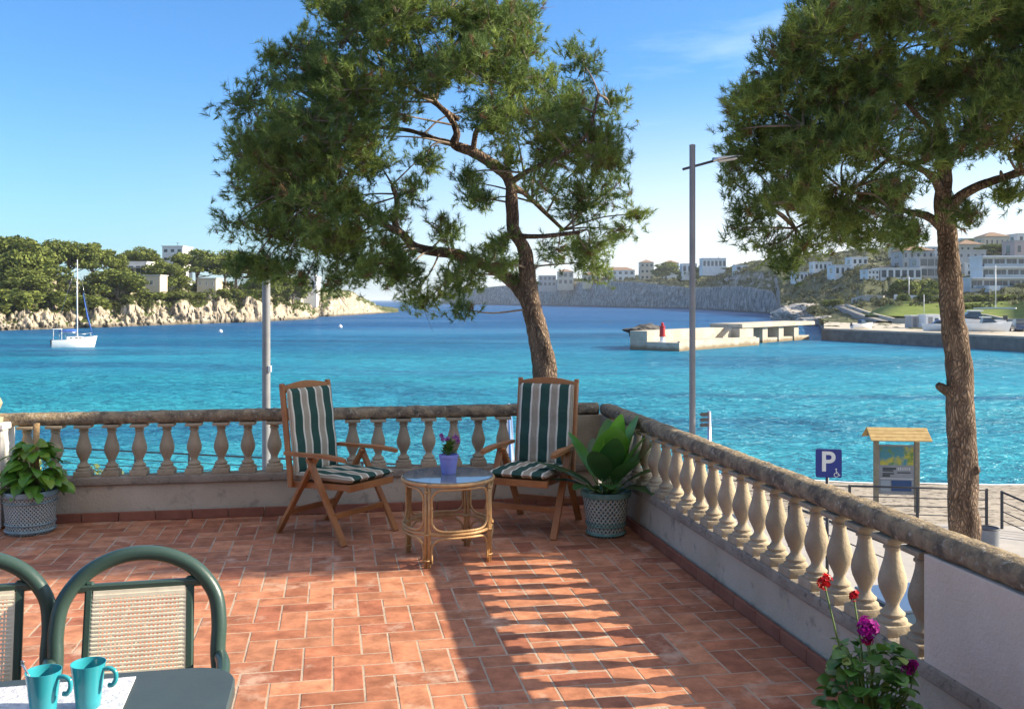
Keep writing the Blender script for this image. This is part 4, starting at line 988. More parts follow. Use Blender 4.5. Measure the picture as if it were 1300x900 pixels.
limbsC = [
 ([(716,980,50,0),(706,700,40,0),(697,560,36,0),(692,480,33,0),(683,425,29,0),(673,383,27,0),(669,345,22,-.03),(665,315,19,-.06),(652,292,18,-.1),(650,258,17,-.1),(647,230,16,-.1),(631,213,15,-.15),(600,193,14,-.2),(577,184,12,-.25),(580,168,10,-.28),(570,147,8,-.3),(550,126,7,-.3),(538,90,5,-.3)], 0),
 ([(675,392,20,0),(661,369,19,.05),(640,350,17,.15),(618,338,16,.25),(579,323,15,.35),(533,316,13,.42),(514,301,12,.45),(502,286,10,.48),(504,256,8,.5),(498,235,6,.5)], 0),
 ([(510,298,10,.45),(480,280,8,.3),(456,265,7,.1),(419,260,6,-.1),(380,245,5,-.3)], 0),
 ([(576,183,9,-.25),(556,178,8,-.05),(520,166,6,.3),(470,160,5,.5),(420,140,4,.6)], 0),
 ([(600,193,8,-.2),(606,165,7,-.4),(625,158,6,-.6),(650,120,5,-.8),(670,80,4,-.9)], 0),
 ([(649,235,9,-.1),(665,245,7,.2),(690,268,6,.5),(715,292,5,.6)], 0),
 ([(648,232,9,-.1),(675,215,7,-.4),(710,200,6,-.7),(745,170,5,-.8),(760,120,4,-.8)], 0),
 ([(582,152,6,-.3),(520,110,6,.0),(470,80,5,.3),(440,50,4,.4)], 0),
 ([(655,300,8,-.1),(690,300,6,-.4),(735,295,5,-.6)], 0),
 ([(552,128,6,-.3),(570,70,5,-.1),(600,30,4,.1)], 0),
 ([(694,470,28,-.0),(691,440,20,-.08),(685,415,8,-.14)], 1),
]
clC = [(315,130,36),(328,185,46),(298,235,32),(350,250,45),(335,305,36),(385,300,40),(380,225,45),(388,160,48),(415,95,48),(385,55,32),(445,40,48),(508,25,52),(570,15,48),(622,30,48),(662,15,32),(455,120,52),(520,85,50),(585,90,48),(640,90,45),(425,190,46),(470,205,32),
 (648,145,38),(690,150,34),(745,88,36),(768,135,30),(728,140,38),(700,190,36),(750,195,40),(782,240,26),(740,255,38),(792,285,20),(748,305,34),(705,312,26),(735,335,20),(612,140,30),(690,110,26),(660,60,34),
 (428,325,34),(468,335,28),(420,262,36),(455,262,28),(520,245,22),(560,292,20),(602,262,18),(560,372,26),(515,348,24),(542,390,14),(600,338,20),(628,310,16),(592,232,20),(395,345,22),(312,335,24),(352,345,22),(480,285,24),(355,105,26),(345,75,16),(480,5,40),(560,-25,40),(420,10,30),(620,-30,36),(470,165,30),(570,355,20),(490,310,20),(600,365,14),(770,170,26),(790,215,16),(690,230,20),(640,200,16),(800,270,12),(760,340,14),(500,332,26),(532,368,22),(580,388,14),(450,352,24),(330,345,22),(300,290,24),(540,200,22),(450,300,26),(415,360,18),(665,345,14),(640,330,14),(330,215,34),(365,195,34),(360,150,30),(410,210,34),(345,280,34),(400,255,34),(330,330,28),(420,300,30),(370,325,26),(440,140,30),(500,140,24)]
pine('pine_tree', 'leaning forked pine rising behind the chairs at the middle of the terrace', 11.0, 700, limbsC, clC, [], 21, 1.75, (540,170,270,230), .82, thick=.93)
limbsR = [
 ([(1232,1000,54,0),(1228,760,48,0),(1224,660,44,0),(1221,560,42,0),(1217,470,39,0),(1210,410,36,0),(1206,345,33,0),(1203,300,29,0),(1197,262,27,0),(1199,215,22,0),(1192,150,15,.1),(1198,80,10,.1),(1190,20,6,.1)], 0),
 ([(1200,285,20,0),(1214,255,17,-.1),(1240,238,15,-.2),(1285,222,12,-.3),(1340,205,10,-.4),(1420,170,8,-.5),(1520,130,6,-.8)], 0),
 ([(1198,292,16,0),(1178,275,13,.1),(1150,268,9,.2),(1115,255,7,.3),(1070,240,5,.4)], 0),
 ([(1196,250,15,0),(1186,228,12,-.2),(1165,213,9,-.4),(1130,200,7,-.5),(1080,180,5,-.7),(1020,160,4,-.8)], 0),
 ([(1199,215,11,0),(1225,170,9,.4),(1260,130,7,.6),(1300,90,5,.8)], 0),
 ([(1195,180,9,0),(1150,130,7,-.4),(1110,90,5,-.6),(1060,60,4,-.7)], 0),
 ([(1130,200,6,-.5),(1060,260,5,-.3),(1010,290,4,-.1)], 0),
 ([(1217,505,22,0),(1204,497,17,-.02),(1194,491,13,-.03),(1190,488,9,-.03)], 1),
 ([(1228,598,22,0),(1239,596,15,-.1),(1243,595,10,-.12)], 1),
 ([(1206,322,20,0),(1211,308,8,-.05),(1213,300,6,-.05)], 1),
]
clR = [(932,168,24),(925,225,20),(958,130,36),(1000,82,42),(1050,42,48),(1110,18,52),(1180,15,56),(1250,25,56),(1320,45,56),(960,195,42),(948,262,34),(975,312,30),(1008,250,48),(1000,180,48),(1050,118,52),(1040,190,52),(1060,270,42),(1030,318,30),(992,335,16),(1110,95,56),(1100,175,52),(1120,245,34),(1112,300,22),(1170,115,56),(1180,185,36),(1240,105,56),(1245,170,40),(1300,125,56),(1300,190,28),(1234,264,18),(1285,238,16),(1150,240,20),(1075,305,24),(1160,300,12),(1020,50,30),(985,120,30),(930,195,16),(1350,105,56),(1370,175,46),(1400,55,56),(1420,135,46),(1300,-5,56),(1200,-45,56),(1100,-40,46),(1280,-65,56),(1360,-45,56),(1460,90,56),(1040,-5,40),(1470,170,40),(1130,270,20),(940,290,18)]
rq = random.Random(44)
# the rest of the crown reaches right and towards the house; its shade lies on the back of the terrace
exR = []
for k in range(190):
    x = rq.uniform(5.2, 10.8); z = rq.uniform(2.3, 5.2); yy = rq.uniform(6.45, 8.9)+.137*z-.3
    if x < .60*yy+.6: x = .60*yy+.6+rq.random()*1.5
    r_ = rq.uniform(.36,.52); X_, Y_ = x-1.96*z, yy-.137*z
    if Y_-r_*.9 < float(np.interp(X_, [-5,-1.3,-.5,.3,3], [5.75,5.8,6.3,6.45,6.5])): continue
    exR.append((x, yy, z, r_))
pine('pine_tree', 'broad domed pine with a straight reddish trunk at the right edge', 9.5, 1230, limbsR, clR, exR, 33, 1.9, (1200,130,300,230), 1.15, thick=.82)

# ------------------------------------------------------------------ street furniture beyond the wall
def lamp_post(label, u, d, vtop, w, arm):
    b = P(u, 0, d); zt = P(u, vtop, d).z; h = zt-GND
    t = thing('street_lamp', label, 'street lamp', (b.x, b.y, GND), 0, 'street lamps on the promenade')
    mb = MB(); mb.tube([(0,0,0),(0,0,1.0),(0,0,h)], [w*.62,w*.55,w*.5], 16); mb.lathe([(w*.5,h),(w*.52,h+.02),(0,h+.03)], 16, cap=False)
    mb.build('pole', M['pole_metal'], t, True, ang=40)
    mb = MB(); mb.lathe([(w*1.6,0),(w*1.6,.03),(w*.9,.05),(w*.9,.2),(w*.64,.24)], 16); mb.build('base', M['pole_metal'], t, True, ang=40)
    z = h-.23
    if arm:
        mb = MB(); mb.tube([(-.092,0,z+.02),(.0,0,z+.045),(.22,0,z+.105)], .0125, 10); mb.build('arm', M['dark_metal'], t, True)
        mb = MB(); vs = []
        for i in range(9):
            tt = i/8; x = .19+.29*tt; zc = z+.10+.055*tt; ww = .075*math.sin(PI*min(1,.12+.88*tt))**.6*.95+.01; hh = .032*(1-.6*tt)
            for j in range(12):
                a = 2*PI*j/12; vs.append((x, ww*math.cos(a), zc+hh*math.sin(a)*(1 if math.sin(a) > 0 else .35)))
        mb.add(vs, [(i*12+j, i*12+(j+1)%12, (i+1)*12+(j+1)%12, (i+1)*12+j) for i in range(8) for j in range(12)]+[tuple(range(12)), tuple(range(96,108))])
        mb.build('lamp_head', M['steel'], t, True)
        mb = MB(); mb.rbox((.33,0,z+.108),(.17,.09,.014),.005,mat=Matrix.Rotation(R(-9),4,'Y')); mb.build('lamp_glass', M['white'], t)
    else:
        mb = MB(); mb.rbox((.07,-.05,h*.0+P(u,468,d).z-GND),(.05,.04,.10),.008); mb.build('junction_box', M['white'], t)
    return t
lamp_post('tall grey street lamp with a side arm in front of the right pine', 879, 8.9, 187, .056, True)
lamp_post('grey lamp post rising into the left side of the forked pine, behind the left chair', 338, 15.0, 325, .125, False)

# wire railing along the promenade edge
def railing(label, segs, post, wires, group=None, name='railing'):
    t = thing(name, label, 'railing', (*segs[0][0], 0))
    base = Vector((*segs[0][0], 0))
    for (a, za), (b, zb), n in [((s[0], s[2]), (s[1], s[3]), s[4]) for s in segs]:
        A = Vector((*a, za))-base; B = Vector((*b, zb))-base
        for k in range(n+1):
            p = A.lerp(B, k/n); mb = MB(); mb.rbox(p+Vector((0,0,post/2)), (.07,.05,post), .008, rz=math.atan2((B-A).y, (B-A).x)); mb.build('post', M['dark_metal'], t)
        mb = MB()
        mb.tube([A+Vector((0,0,wires[0])), B+Vector((0,0,wires[0]))], .028, 8, cap=True)
        mb.build('top_rail', M['dark_metal'], t, True)
        mb = MB()
        for z in wires[1:]: mb.tube([A+Vector((0,0,z)), B+Vector((0,0,z))], .014, 6)
        mb.build('wire', M['dark_metal'], t, True)
    return t
railing('dark wire railing along the sea edge behind the balustrade', [((-22,33.5),(9,25.2),GND,GND,16),((9,25.2),(12.4,24.7),GND,GND,2)], 1.0, (.97,.70,.48,.26))
railing('dark sloping handrail beside the beach steps at right', [((12.7,24.5),(16.0,20.5),GND,GND-1.5,3)], .98, (.95,.7,.45,.22))
railing('short dark sloping handrail between the parking sign and the kiosk', [((6.05,20.6),(7.5,18.9),GND+.55,GND+.15,1)], .9, (.9,.6), name='handrail')

# parking sign
sd = 17.6; sp0 = P(1052, 588, sd)
sg = thing('parking_sign', 'blue disabled parking sign with a white P on a dark post', 'road sign', (sp0.x, sp0.y, GND), R(-8))
zc = sp0.z-GND; SW, SH = .47, .53
M['sign_blue'] = mat('sign_blue', (.012,.028,.20), .4, (.014,.032,.22), 3); M['sign_white'] = mat('sign_white', (.70,.70,.68), .45)
mb = MB(); mb.tube([(-.02,.03,0),(-.02,.03,zc+.2)], .032, 10); mb.build('post', M['dark_metal'], sg, True)
mb = MB(); mb.prism([(x, y) for x, y in rrect(SW, SH, .035)], -.008, .008); mb.xf(Matrix.Translation((0,0,zc)) @ Matrix.Rotation(R(90),4,'X')); mb.build('panel', M['sign_blue'], sg)
def text_mesh(name, body, size, mt, parent, loc, rx=90, ext=.002):
    cu = bpy.data.curves.new(name, 'FONT'); cu.body = body; cu.size = size; cu.extrude = ext; cu.align_x = 'CENTER'; cu.align_y = 'CENTER'; cu.offset = size*.018
    o = bpy.data.objects.new(name, cu); COL.objects.link(o); bpy.context.view_layer.update()
    me = bpy.data.meshes.new_from_object(o.evaluated_get(bpy.context.evaluated_depsgraph_get())); bpy.data.objects.remove(o)
    q = bpy.data.objects.new(name, me); COL.objects.link(q); me.materials.clear(); me.materials.append(mt); q.parent = parent; q.location = loc; q.rotation_euler = (R(rx), 0, 0); return q
text_mesh('letter', 'P', .52, M['sign_white'], sg, (-.015,-.011,zc+.015))
mb = MB()
def wp(x, z): return (.145+x*.075, -.012, zc-.185+z*.075)
mb.tube([wp(-.15+.5*math.cos(a), -.35+.5*math.sin(a)) for a in [R(100+26*i) for i in range(11)]], .0075, 5)
mb.tube([wp(-.15,.75), wp(-.12,.0), wp(.35,.0), wp(.55,-.5), wp(.75,-.45)], .009, 5); mb.lathe([(0,-.003),(.016,-.003),(.016,.003),(0,.003)], 12, cap=False); mb.xf(Matrix.Translation(wp(-.17,1.05)) @ Matrix.Rotation(R(90),4,'X'), len(mb.v)-48)
mb.tube([wp(-.14,.35), wp(.25,.33)], .007, 5); mb.build('wheelchair_symbol', M['sign_white'], sg)

# finger post
fpz = P(897, 522, 24); fg = thing('finger_post', 'small grey finger post with three arrow boards beside the street lamp', 'sign', (fpz.x, fpz.y, GND), R(12))
h = fpz.z-GND; mb = MB(); mb.tube([(.07,0,0),(.07,0,h)], .05, 12); mb.build('post', M['steel'], fg, True)
for k in range(3):
    z = h-.07-k*.135; mb = MB(); mb.prism([(-.17,-.045),(.03,-.045),(.03,.045),(-.17,.045),(-.22,0)], -.012, .012); mb.xf(Matrix.Translation((.0,-.065,z)) @ Matrix.Rotation(R(90),4,'X')); mb.build('arrow_board', M['dark_metal'], fg)

# folded parasol on the promenade
pz = P(646, 512, 22); pr = thing('folded_parasol', 'folded blue and white parasol just beyond the back rail', 'parasol', (pz.x, pz.y, GND), R(20))
h = pz.z-GND; mb = MB(); mb.tube([(0,0,0),(0,0,h)], .02, 8); mb.build('pole', M['white'], pr, True)
mb = MB(); n_ = 16; vs = []
for i, (r, z) in enumerate(((.02,h),(.05,h-.06),(.09,h-.4),(.125,h-.9),(.14,h-1.3),(.10,h-1.42))):
    for j in range(n_): q = r*(1 if j % 2 else .68); a = 2*PI*j/n_+i*.12; vs.append((q*math.cos(a), q*math.sin(a), z))
mb.add(vs, [(i*n_+j, i*n_+(j+1)%n_, (i+1)*n_+(j+1)%n_, (i+1)*n_+j) for i in range(5) for j in range(n_)]); mb.m = [(1 if (k % n_)//2 % 2 else 0) for k in range(len(mb.f))]
M['pale_blue'] = mat('blue_cloth', (.10,.24,.55), .9); mb.build('canopy', [M['white'], M['pale_blue']], pr)

# information kiosk
kd = 26.4; ka = P(1113, 0, kd); kb = P(1163, 0, kd); KC = (ka+kb)/2; kw = (kb-ka).length
kz0 = P(1138, 652, kd).z; kk = thing('information_kiosk', 'wooden information board under a small plank roof, beside the railing', 'information board', (KC.x, KC.y, GND), R(-6))
H = P(0, 560, kd).z-GND
for s in (-1, 1):
    mb = MB(); mb.rbox((s*kw/2,0,H/2), (.13,.12,H), .012); mb.build('post', M['grey_wood'], kk)
mb = MB(); mb.rbox((0,0,H*.60), (kw-.13,.04,H*.70), .004); mb.build('board', mat('board_grey', (.20,.21,.22), .6, (.26,.27,.28), 3), kk)
mb = MB(); x0, x1 = -kw/2+.10, kw/2-.10; z1, z0 = H*.925, H*.665; V = []; n_ = 10
mb.box((0,-.024,(z0+z1)/2), (x1-x0,.008,z1-z0)); pm_ = mat('map_print', (.05,.20,.24), .5, (.40,.36,.05), 1.6, contrast=(.50,.58), col3=(.12,.22,.05), scale3=3.5, c3=(.55,.6)); mb.build('map_poster', pm_, kk)
M['ink'] = mat('ink', (.05,.055,.06), .6); M['pale_ink'] = mat('pale_paper', (.50,.50,.49), .7)
mb = MB(); 
for (a, b_, z, hgt) in ((-.42,.0,.615,.03),(-.42,-.1,.585,.02),(.02,.42,.56,.016),(-.42,-.08,.545,.02),(-.42,-.2,.515,.03)):
    mb.box(((a+b_)/2*(x1-x0),-.026,z*H), ((b_-a)*(x1-x0),.006,hgt*H))
mb.build('text_block', M['ink'], kk)
mb = MB()
for k in range(8): mb.box((x0+(x1-x0)*(.5+.055*k),-.026,.615*H), (.026,.006,.045*H*(1 if k % 3 else .7)))
mb.box((0,-.026,.475*H), (x1-x0,.006,.012*H)); mb.build('lettering', M['pale_ink'], kk)
mb = MB(); mb.box((.12*(x1-x0)+.02,-.026,.375*H), ((x1-x0)*.60,.006,.15*H)); mb.build('blue_poster', mat('blue_print', (.02,.06,.16), .5), kk)
mb = MB(); mb.box((-.34*(x1-x0),-.026,.375*H), ((x1-x0)*.28,.006,.15*H)); mb.build('grey_poster', mat('grey_print', (.26,.30,.33), .5), kk)
zr = P(0, 543, kd).z-GND; ov = .26
for s in (-1, 1):
    mb = MB()
    for k in range(4):
        t0, t1 = k/4, (k+1)/4; a = Vector((0, s*.50*t0, zr-.30*t0)); b_ = Vector((0, s*.50*t1, zr-.30*t1)); c = (a+b_)/2
        mb.rbox(c, (kw+2*ov, .138, .03), .006, mat=Matrix.Rotation(-s*math.atan2(.30,.50),4,'X'))
    mb.build('roof_slope', M['pine_wood'], kk)
mb = MB(); mb.prism([(-.44,-.27),(.44,-.27),(0,-.015)], -.02, .02); mb.xf(Matrix.Translation((-kw/2-ov*.5,0,zr)) @ Matrix.Rotation(R(90),4,'Z') @ Matrix.Rotation(R(90),4,'X')); mb.build('gable', M['grey_wood'], kk)

# litter bin
bp_ = P(1249, 666, 22.4); bn = thing('litter_bin', 'round grey litter bin beside the right pine trunk', 'bin', (bp_.x+.1, bp_.y, GND), 0)
mb = MB(); mb.lathe([(.20,.06),(.24,.06),(.25,.42),(.25,.52),(.225,.52),(.21,.12),(0,.12)], 24, cap=False); mb.build('bucket', M['pole_metal'], bn, True, ang=40)
mb = MB(); mb.lathe([(.21,0),(.21,.06),(.18,.062)], 20); mb.build('base', M['dark_metal'], bn, True, ang=40)
mb = MB(); mb.ring((0,0,.525), .24, .24, .018, 28, 8); mb.build('rim', M['dark_metal'], bn, True)

# parked car seen between the balusters
def car(name, label, loc, rz_, paint):
    t = thing(name, label, 'car', loc, rz_)
    xs = [-2.05,-1.95,-1.5,-.9,-.2,.55,.95,1.5,1.95,2.05]
    top = [.62,.78,.98,1.0,1.0,.98,.93,.86,.74,.60]; mb = MB(); vs = []
    for x, zt in zip(xs, top):
        w = .80 if abs(x) > 1.9 else .86
        for y, z in ((-w*.92,.22),(-w,.45),(-w,.72 if zt > .75 else zt-.1),(-w*.9,zt),(w*.9,zt),(w,.72 if zt > .75 else zt-.1),(w,.45),(w*.92,.22)): vs.append((x,y,z))
    mb.add(vs, [(i*8+j, i*8+(j+1)%8, (i+1)*8+(j+1)%8, (i+1)*8+j) for i in range(len(xs)-1) for j in range(8)]+[tuple(range(8)), tuple(range(72,80))]); mb.build('body', paint, t, True, ang=35)
    mb = MB(); vs = []
    for x, z, w in ((-1.75,.97,.74),(-1.25,1.42,.60),(.15,1.45,.60),(1.0,.95,.74)): vs += [(x,-w,z),(x,w,z)]
    for x, z, w in ((-1.75,.9,.77),(-1.25,.9,.77),(.15,.9,.77),(1.0,.9,.77)): vs += [(x,-w,z),(x,w,z)]
    mb.add(vs, [(0,1,3,2),(4,5,7,6),(0,2,10,8),(2,4,12,10),(4,6,14,12),(1,9,11,3),(3,11,13,5),(5,13,15,7),(0,8,9,1),(6,7,15,14)]); mb.build('windows', M['glass_dark'], t)
    mb = MB(); mb.rbox((-.55,0,1.445), (1.5,1.22,.05), .02); mb.build('roof', paint, t)
    for x in (-1.25, 1.25):
        for s in (-1, 1):
            mb = MB(); mb.lathe([(.20,-.09),(.31,-.09),(.32,-.05),(.32,.05),(.31,.09),(.20,.09)], 24); mb.xf(Matrix.Translation((x,s*.78,.32)) @ Matrix.Rotation(R(90),4,'X')); w_ = mb.build('wheel', M['dark_metal'], t, True, ang=40)
            mb = MB(); mb.lathe([(.0,.092),(.19,.095),(.2,.08)], 20, cap=False); mb.lathe([(.0,-.092),(.19,-.095),(.2,-.08)], 20, cap=False); mb.xf(Matrix.Translation((x,s*.78,.32)) @ Matrix.Rotation(R(90),4,'X')); mb.build('rim', M['steel'], w_, True)
    return t
cp = P(1140, 0, 15.0)
car('parked_car', 'dark blue-grey parked car glimpsed between the balusters at right', (cp.x+.6, cp.y-.6, GND), R(12), mat('car_paint', (.06,.085,.13), .3, coat=.6))
# ------------------------------------------------------------------ foliage for distant plants
def leaf_blob(rng, clumps, nleaf, size, base, tip):
    """small leaf-clump faces through the volume of several clumps (cx,cy,cz,rx,rz)"""
    Vs = []; Cs = []
    for (cx, cy, cz, rx, rz_) in clumps:
        d = rng.normal(0,1,(nleaf,3)); d /= np.linalg.norm(d,axis=1)[:,None]; rad = .45+.6*rng.random((nleaf,1))**.6
        p = np.array((cx,cy,cz))+d*rad*np.array((rx,rx,rz_))
        nrm = d*.6+rng.normal(0,.6,(nleaf,3)); nrm /= np.linalg.norm(nrm,axis=1)[:,None]
        a = np.cross(nrm, rng.normal(0,1,(nleaf,3))); a /= np.linalg.norm(a,axis=1)[:,None]; b = np.cross(nrm, a)
        s = size*(.5+rng.random((nleaf,1)))
        V = np.stack((p-a*s, p-b*s*.7, p+a*s, p+b*s*.7), 1)
        t = rng.random((nleaf,1))*.75+.25*rng.random(); c = np.array(base)*(1-t)+np.array(tip)*t
        Vs.append(V.reshape(-1,3)); Cs.append(np.repeat(c[:,None,:],4,1).reshape(-1,3))
    return np.concatenate(Vs), np.concatenate(Cs)
G_BASE = (.055,.082,.022); G_TIP = (.22,.25,.06)
PROT = {}
def far_tree(kind, label, loc, h, w, group):
    """kind: 'umbrella', 'round', 'bush', 'cypress' – prototype of unit size, then copies"""
    key = kind
    if key not in PROT:
        k = {'umbrella':1,'round':2,'bush':3,'tall':4,'umbrella_b':5,'round_b':6}[kind]; rng = np.random.default_rng(90+k); rr = random.Random(k)
        root = thing('pine_tree' if kind != 'bush' else 'shrub', 'x', 'tree' if kind != 'bush' else 'shrub', group='x')
        cl = []
        for i in range({'umbrella':24,'umbrella_b':22,'round':26,'round_b':23,'bush':11,'tall':18}[kind]):
            a = rr.uniform(0,2*PI); q = rr.random()**.5
            if kind.startswith('umbrella'): cl.append((.42*q*math.cos(a), .42*q*math.sin(a), .66+.20*(1-q)+rr.uniform(-.20,.10), rr.uniform(.12,.20), rr.uniform(.07,.12)))
            elif kind.startswith('round'): cl.append((.36*q*math.cos(a), .36*q*math.sin(a), rr.uniform(.30,.86)*(1-.1*q), rr.uniform(.12,.20), rr.uniform(.09,.14)))
            elif kind == 'tall': zz = rr.uniform(.25,.95); cl.append((.3*q*math.cos(a)*(1.15-zz*.5), .3*q*math.sin(a)*(1.15-zz*.5), zz, rr.uniform(.10,.17), rr.uniform(.07,.11)))
            else: cl.append((.40*q*math.cos(a), .40*q*math.sin(a), rr.uniform(.25,.65), rr.uniform(.14,.22), rr.uniform(.22,.32)))
        V, C = leaf_blob(rng, cl, 210 if kind != 'bush' else 160, .026 if kind != 'bush' else .05, G_BASE, G_TIP)
        np_obj('crown', V, np.arange(len(V)).reshape(-1,4), M['farleaf'], C, root)
        mb = MB()
        mb.tube([(0,0,-.08),(.015,0,.2),(-.01,.01,.45),(.0,0,.75)], [.03,.024,.018,.008], 7)
        for i in range(0, len(cl), 2): c = cl[i]; mb.tube([(-.005,0,.32+.12*rr.random()), (c[0]*.5,c[1]*.5,c[2]-.12), (c[0],c[1],c[2])], [.012,.009,.004], 5)
        mb.build('trunk', M['twig'], root, True)
        PROT[key] = root; root['label'] = label; root.location = loc; root.scale = (w, w, h); root['group'] = group; return root
    o = dup(PROT[key], loc, random.Random(label).uniform(0,6), label, (w, w, h)); o['group'] = group; return o
GL = 'trees on the left headland'; GR = 'trees on the right hillside'
def ltree(kind, label, u, d, vtop, wpx):
    p = P(u, vtop, d); z0 = lz(u, d)-.3; far_tree(kind, label, (p.x, p.y, z0), max(2.5, (p.z-z0)*1.0), wpx*1.22*d/F, GL)
def rtree(kind, label, u, d, vtop, wpx):
    p = P(u, vtop, d); z0 = rz(u, d)-.3; far_tree(kind, label, (p.x, p.y, z0), max(2, p.z-z0), wpx*d/F, GR)
for a in [
 ('round', 'tall rounded pine at the left edge of the picture, highest on the headland', 8, 245, 289, 80),
 ('round_b', 'big bright green pine left of the sailboat mast, next to the highest one', 42, 250, 292, 78),
 ('round', 'low bushy pine below the tall ones at the left edge', 28, 238, 335, 62),
 ('umbrella', 'dark flat-topped pine behind the top of the sailboat mast', 88, 268, 305, 62),
 ('umbrella_b', 'flat-topped pine just right of the sailboat mast', 118, 270, 308, 52),
 ('round_b', 'small dome-shaped pine left of the villa with the white roof band', 145, 285, 316, 32),
 ('round', 'broad green pine with a pale leaning trunk above the cliff, right of the mast', 150, 264, 336, 66),
 ('umbrella', 'rounded dark pine above the white-banded villa', 178, 318, 312, 40),
 ('round_b', 'green pine in front of the white-banded villa, left of the cream square house', 208, 290, 326, 52),
 ('umbrella_b', 'flat dark pine below the tall white tower house', 250, 305, 316, 56),
 ('umbrella', 'flat-topped pine between the tower house and the lamp post', 286, 312, 316, 50),
 ('umbrella_b', 'small pine against the lamp post', 318, 325, 322, 46),
 ('round', 'round green tree behind the lamp post', 335, 322, 340, 40),
 ('tall', 'narrow pine between the tower house and the white-banded villa', 228, 300, 324, 26),
 ('umbrella', 'dark spreading pine behind the two highest ones', 66, 285, 303, 70),
 ('round_b', 'pale green tree at the far right of the headland, beyond the lamp post', 372, 350, 345, 42),
 ('round', 'small tree near the tip of the headland by the white cottage', 352, 345, 346, 36),
 ('umbrella_b', 'wide pine behind the lamp post and the forked pine', 300, 345, 318, 60),
 ('umbrella', 'pine at the far left behind the tall rounded one', -20, 275, 296, 80)]: ltree(*a)
for a in [
 ('bush', 'dark round bush at the cliff edge left of the sailboat', 60, 236, 366, 44),
 ('bush', 'long low dark bush behind the sailboat hull', 108, 246, 372, 48),
 ('bush', 'low green bush at the left edge above the rocks', 14, 226, 362, 52),
 ('bush', 'dark bush on the cliff edge below the cream square house', 196, 273, 368, 40),
 ('bush', 'smaller dark bush on the cliff edge, right of the one below the cream square house', 236, 281, 369, 36),
 ('bush', 'bush on the pale ledge left of the lamp post', 290, 303, 365, 30),
 ('bush', 'bush on the pale ledge close to the lamp post', 322, 314, 366, 28)]: ltree(*a)
# undergrowth of the left headland: one mass
def scrub(name, n, ufun, seed, size, base, tip, hfun, group=None):
    rng = np.random.default_rng(seed); rr = random.Random(seed); Vs, Cs = [], []
    for k in range(n):
        u, d, s = ufun(rr); p = P(u, 0, d); z = hfun(u, d)
        V, C = leaf_blob(rng, [(p.x, p.y, z+s*.25, s*.6, s*.42)], 34, s*.17, base, tip); kk = rr.uniform(.7,1.25); Vs.append(V); Cs.append(C*kk)
    V = np.concatenate(Vs); C = np.concatenate(Cs)
    return tag(np_obj(name, V, np.arange(len(V)).reshape(-1,4), M['farleaf'], C), kind='stuff')
def lsc(rr):
    u = rr.uniform(-120, 385); d = ip(u, LSH)+rr.choice((rr.uniform(4,14), rr.uniform(9,40), rr.uniform(15,110))); return u, d, rr.uniform(1.0,3.2)
scrub('undergrowth', 560, lsc, 51, 1, (.045,.06,.018), (.12,.135,.04), lz)
def rsc(rr):
    while True:
        u = rr.uniform(660, 1330); s = rr.uniform(12, 380); d = ip(u, RSH)+s
        if u > 1046 and s < 98: continue
        if u < 830 and s < 35: continue
        if u < 990 and s < 14: continue
        return u, d, rr.uniform(1.2,3.2)*(1 if u > 960 else 1.6)
scrub('maquis', 1900, rsc, 52, 1, (.05,.062,.030), (.15,.155,.075), rz)
for a in [
 ('bush', 'bright green bush at the foot of the scrub slope, above the bridge of the pier', 1058, 300, 378, 26),
 ('round', 'dark tree above the large white building, against the sky', 1262, 420, 308, 46),
 ('round_b', 'dark tree beside the pink house at the right edge', 1288, 430, 305, 34),
 ('umbrella', 'flat dark tree on the skyline just right of the right pine trunk', 1236, 520, 303, 36),
 ('bush', 'dark hedge bush left of the white pole beyond the lawn', 1150, 300, 352, 44),
 ('bush', 'dark rounded bush behind the lawn, close to the right pine trunk', 1186, 302, 352, 40),
 ('round', 'reddish thin tree on the lawn edge left of the right pine trunk', 1178, 268, 362, 30),
 ('bush', 'small shrub on the lawn edge below the white pole', 1146, 276, 371, 18),
 ('bush', 'dark hedge in front of the large white building', 1282, 262, 372, 60),
 ('bush', 'dark hedge between the right pine trunk and the large white building', 1234, 268, 373, 42),
 ('bush', 'green bush on the slope right of the right pine trunk', 1226, 245, 383, 30),
 ('round_b', 'large dark tree on the ridge right of the tower villa', 846, 905, 329, 46),
 ('bush', 'grey green tree on the ridge beyond the street lamp', 878, 850, 337, 36),
 ('bush', 'tree on the lower slope under the wide white villa', 932, 760, 345, 40),
 ('tall', 'small tree on the ridge left of the wide white villa', 890, 830, 337, 22)]: rtree(*a)
# shrub at the foot of the terrace wall, seen through the left balusters
rng = np.random.default_rng(77); rr = random.Random(77)
tp = P(75, 600, 21.0); tm = thing('shrub', 'pale green tamarisk shrub seen through the leftmost balusters', 'shrub', (tp.x, tp.y, GND))
cl = [(rr.uniform(-1.1,1.1), rr.uniform(-.6,.6), rr.uniform(.3,2.3), rr.uniform(.3,.5), rr.uniform(.25,.4)) for k in range(16)]
V, C = leaf_blob(rng, cl, 240, .045, (.10,.14,.05), (.26,.30,.12)); np_obj('foliage', V, np.arange(len(V)).reshape(-1,4), M['farleaf'], C, tm)
mb = MB()
for c in cl: mb.tube([(c[0]*.15,c[1]*.15,0),(c[0]*.5,c[1]*.5,c[2]*.5),(c[0],c[1],c[2])], [.03,.018,.006], 6)
mb.build('stems', M['twig'], tm, True)

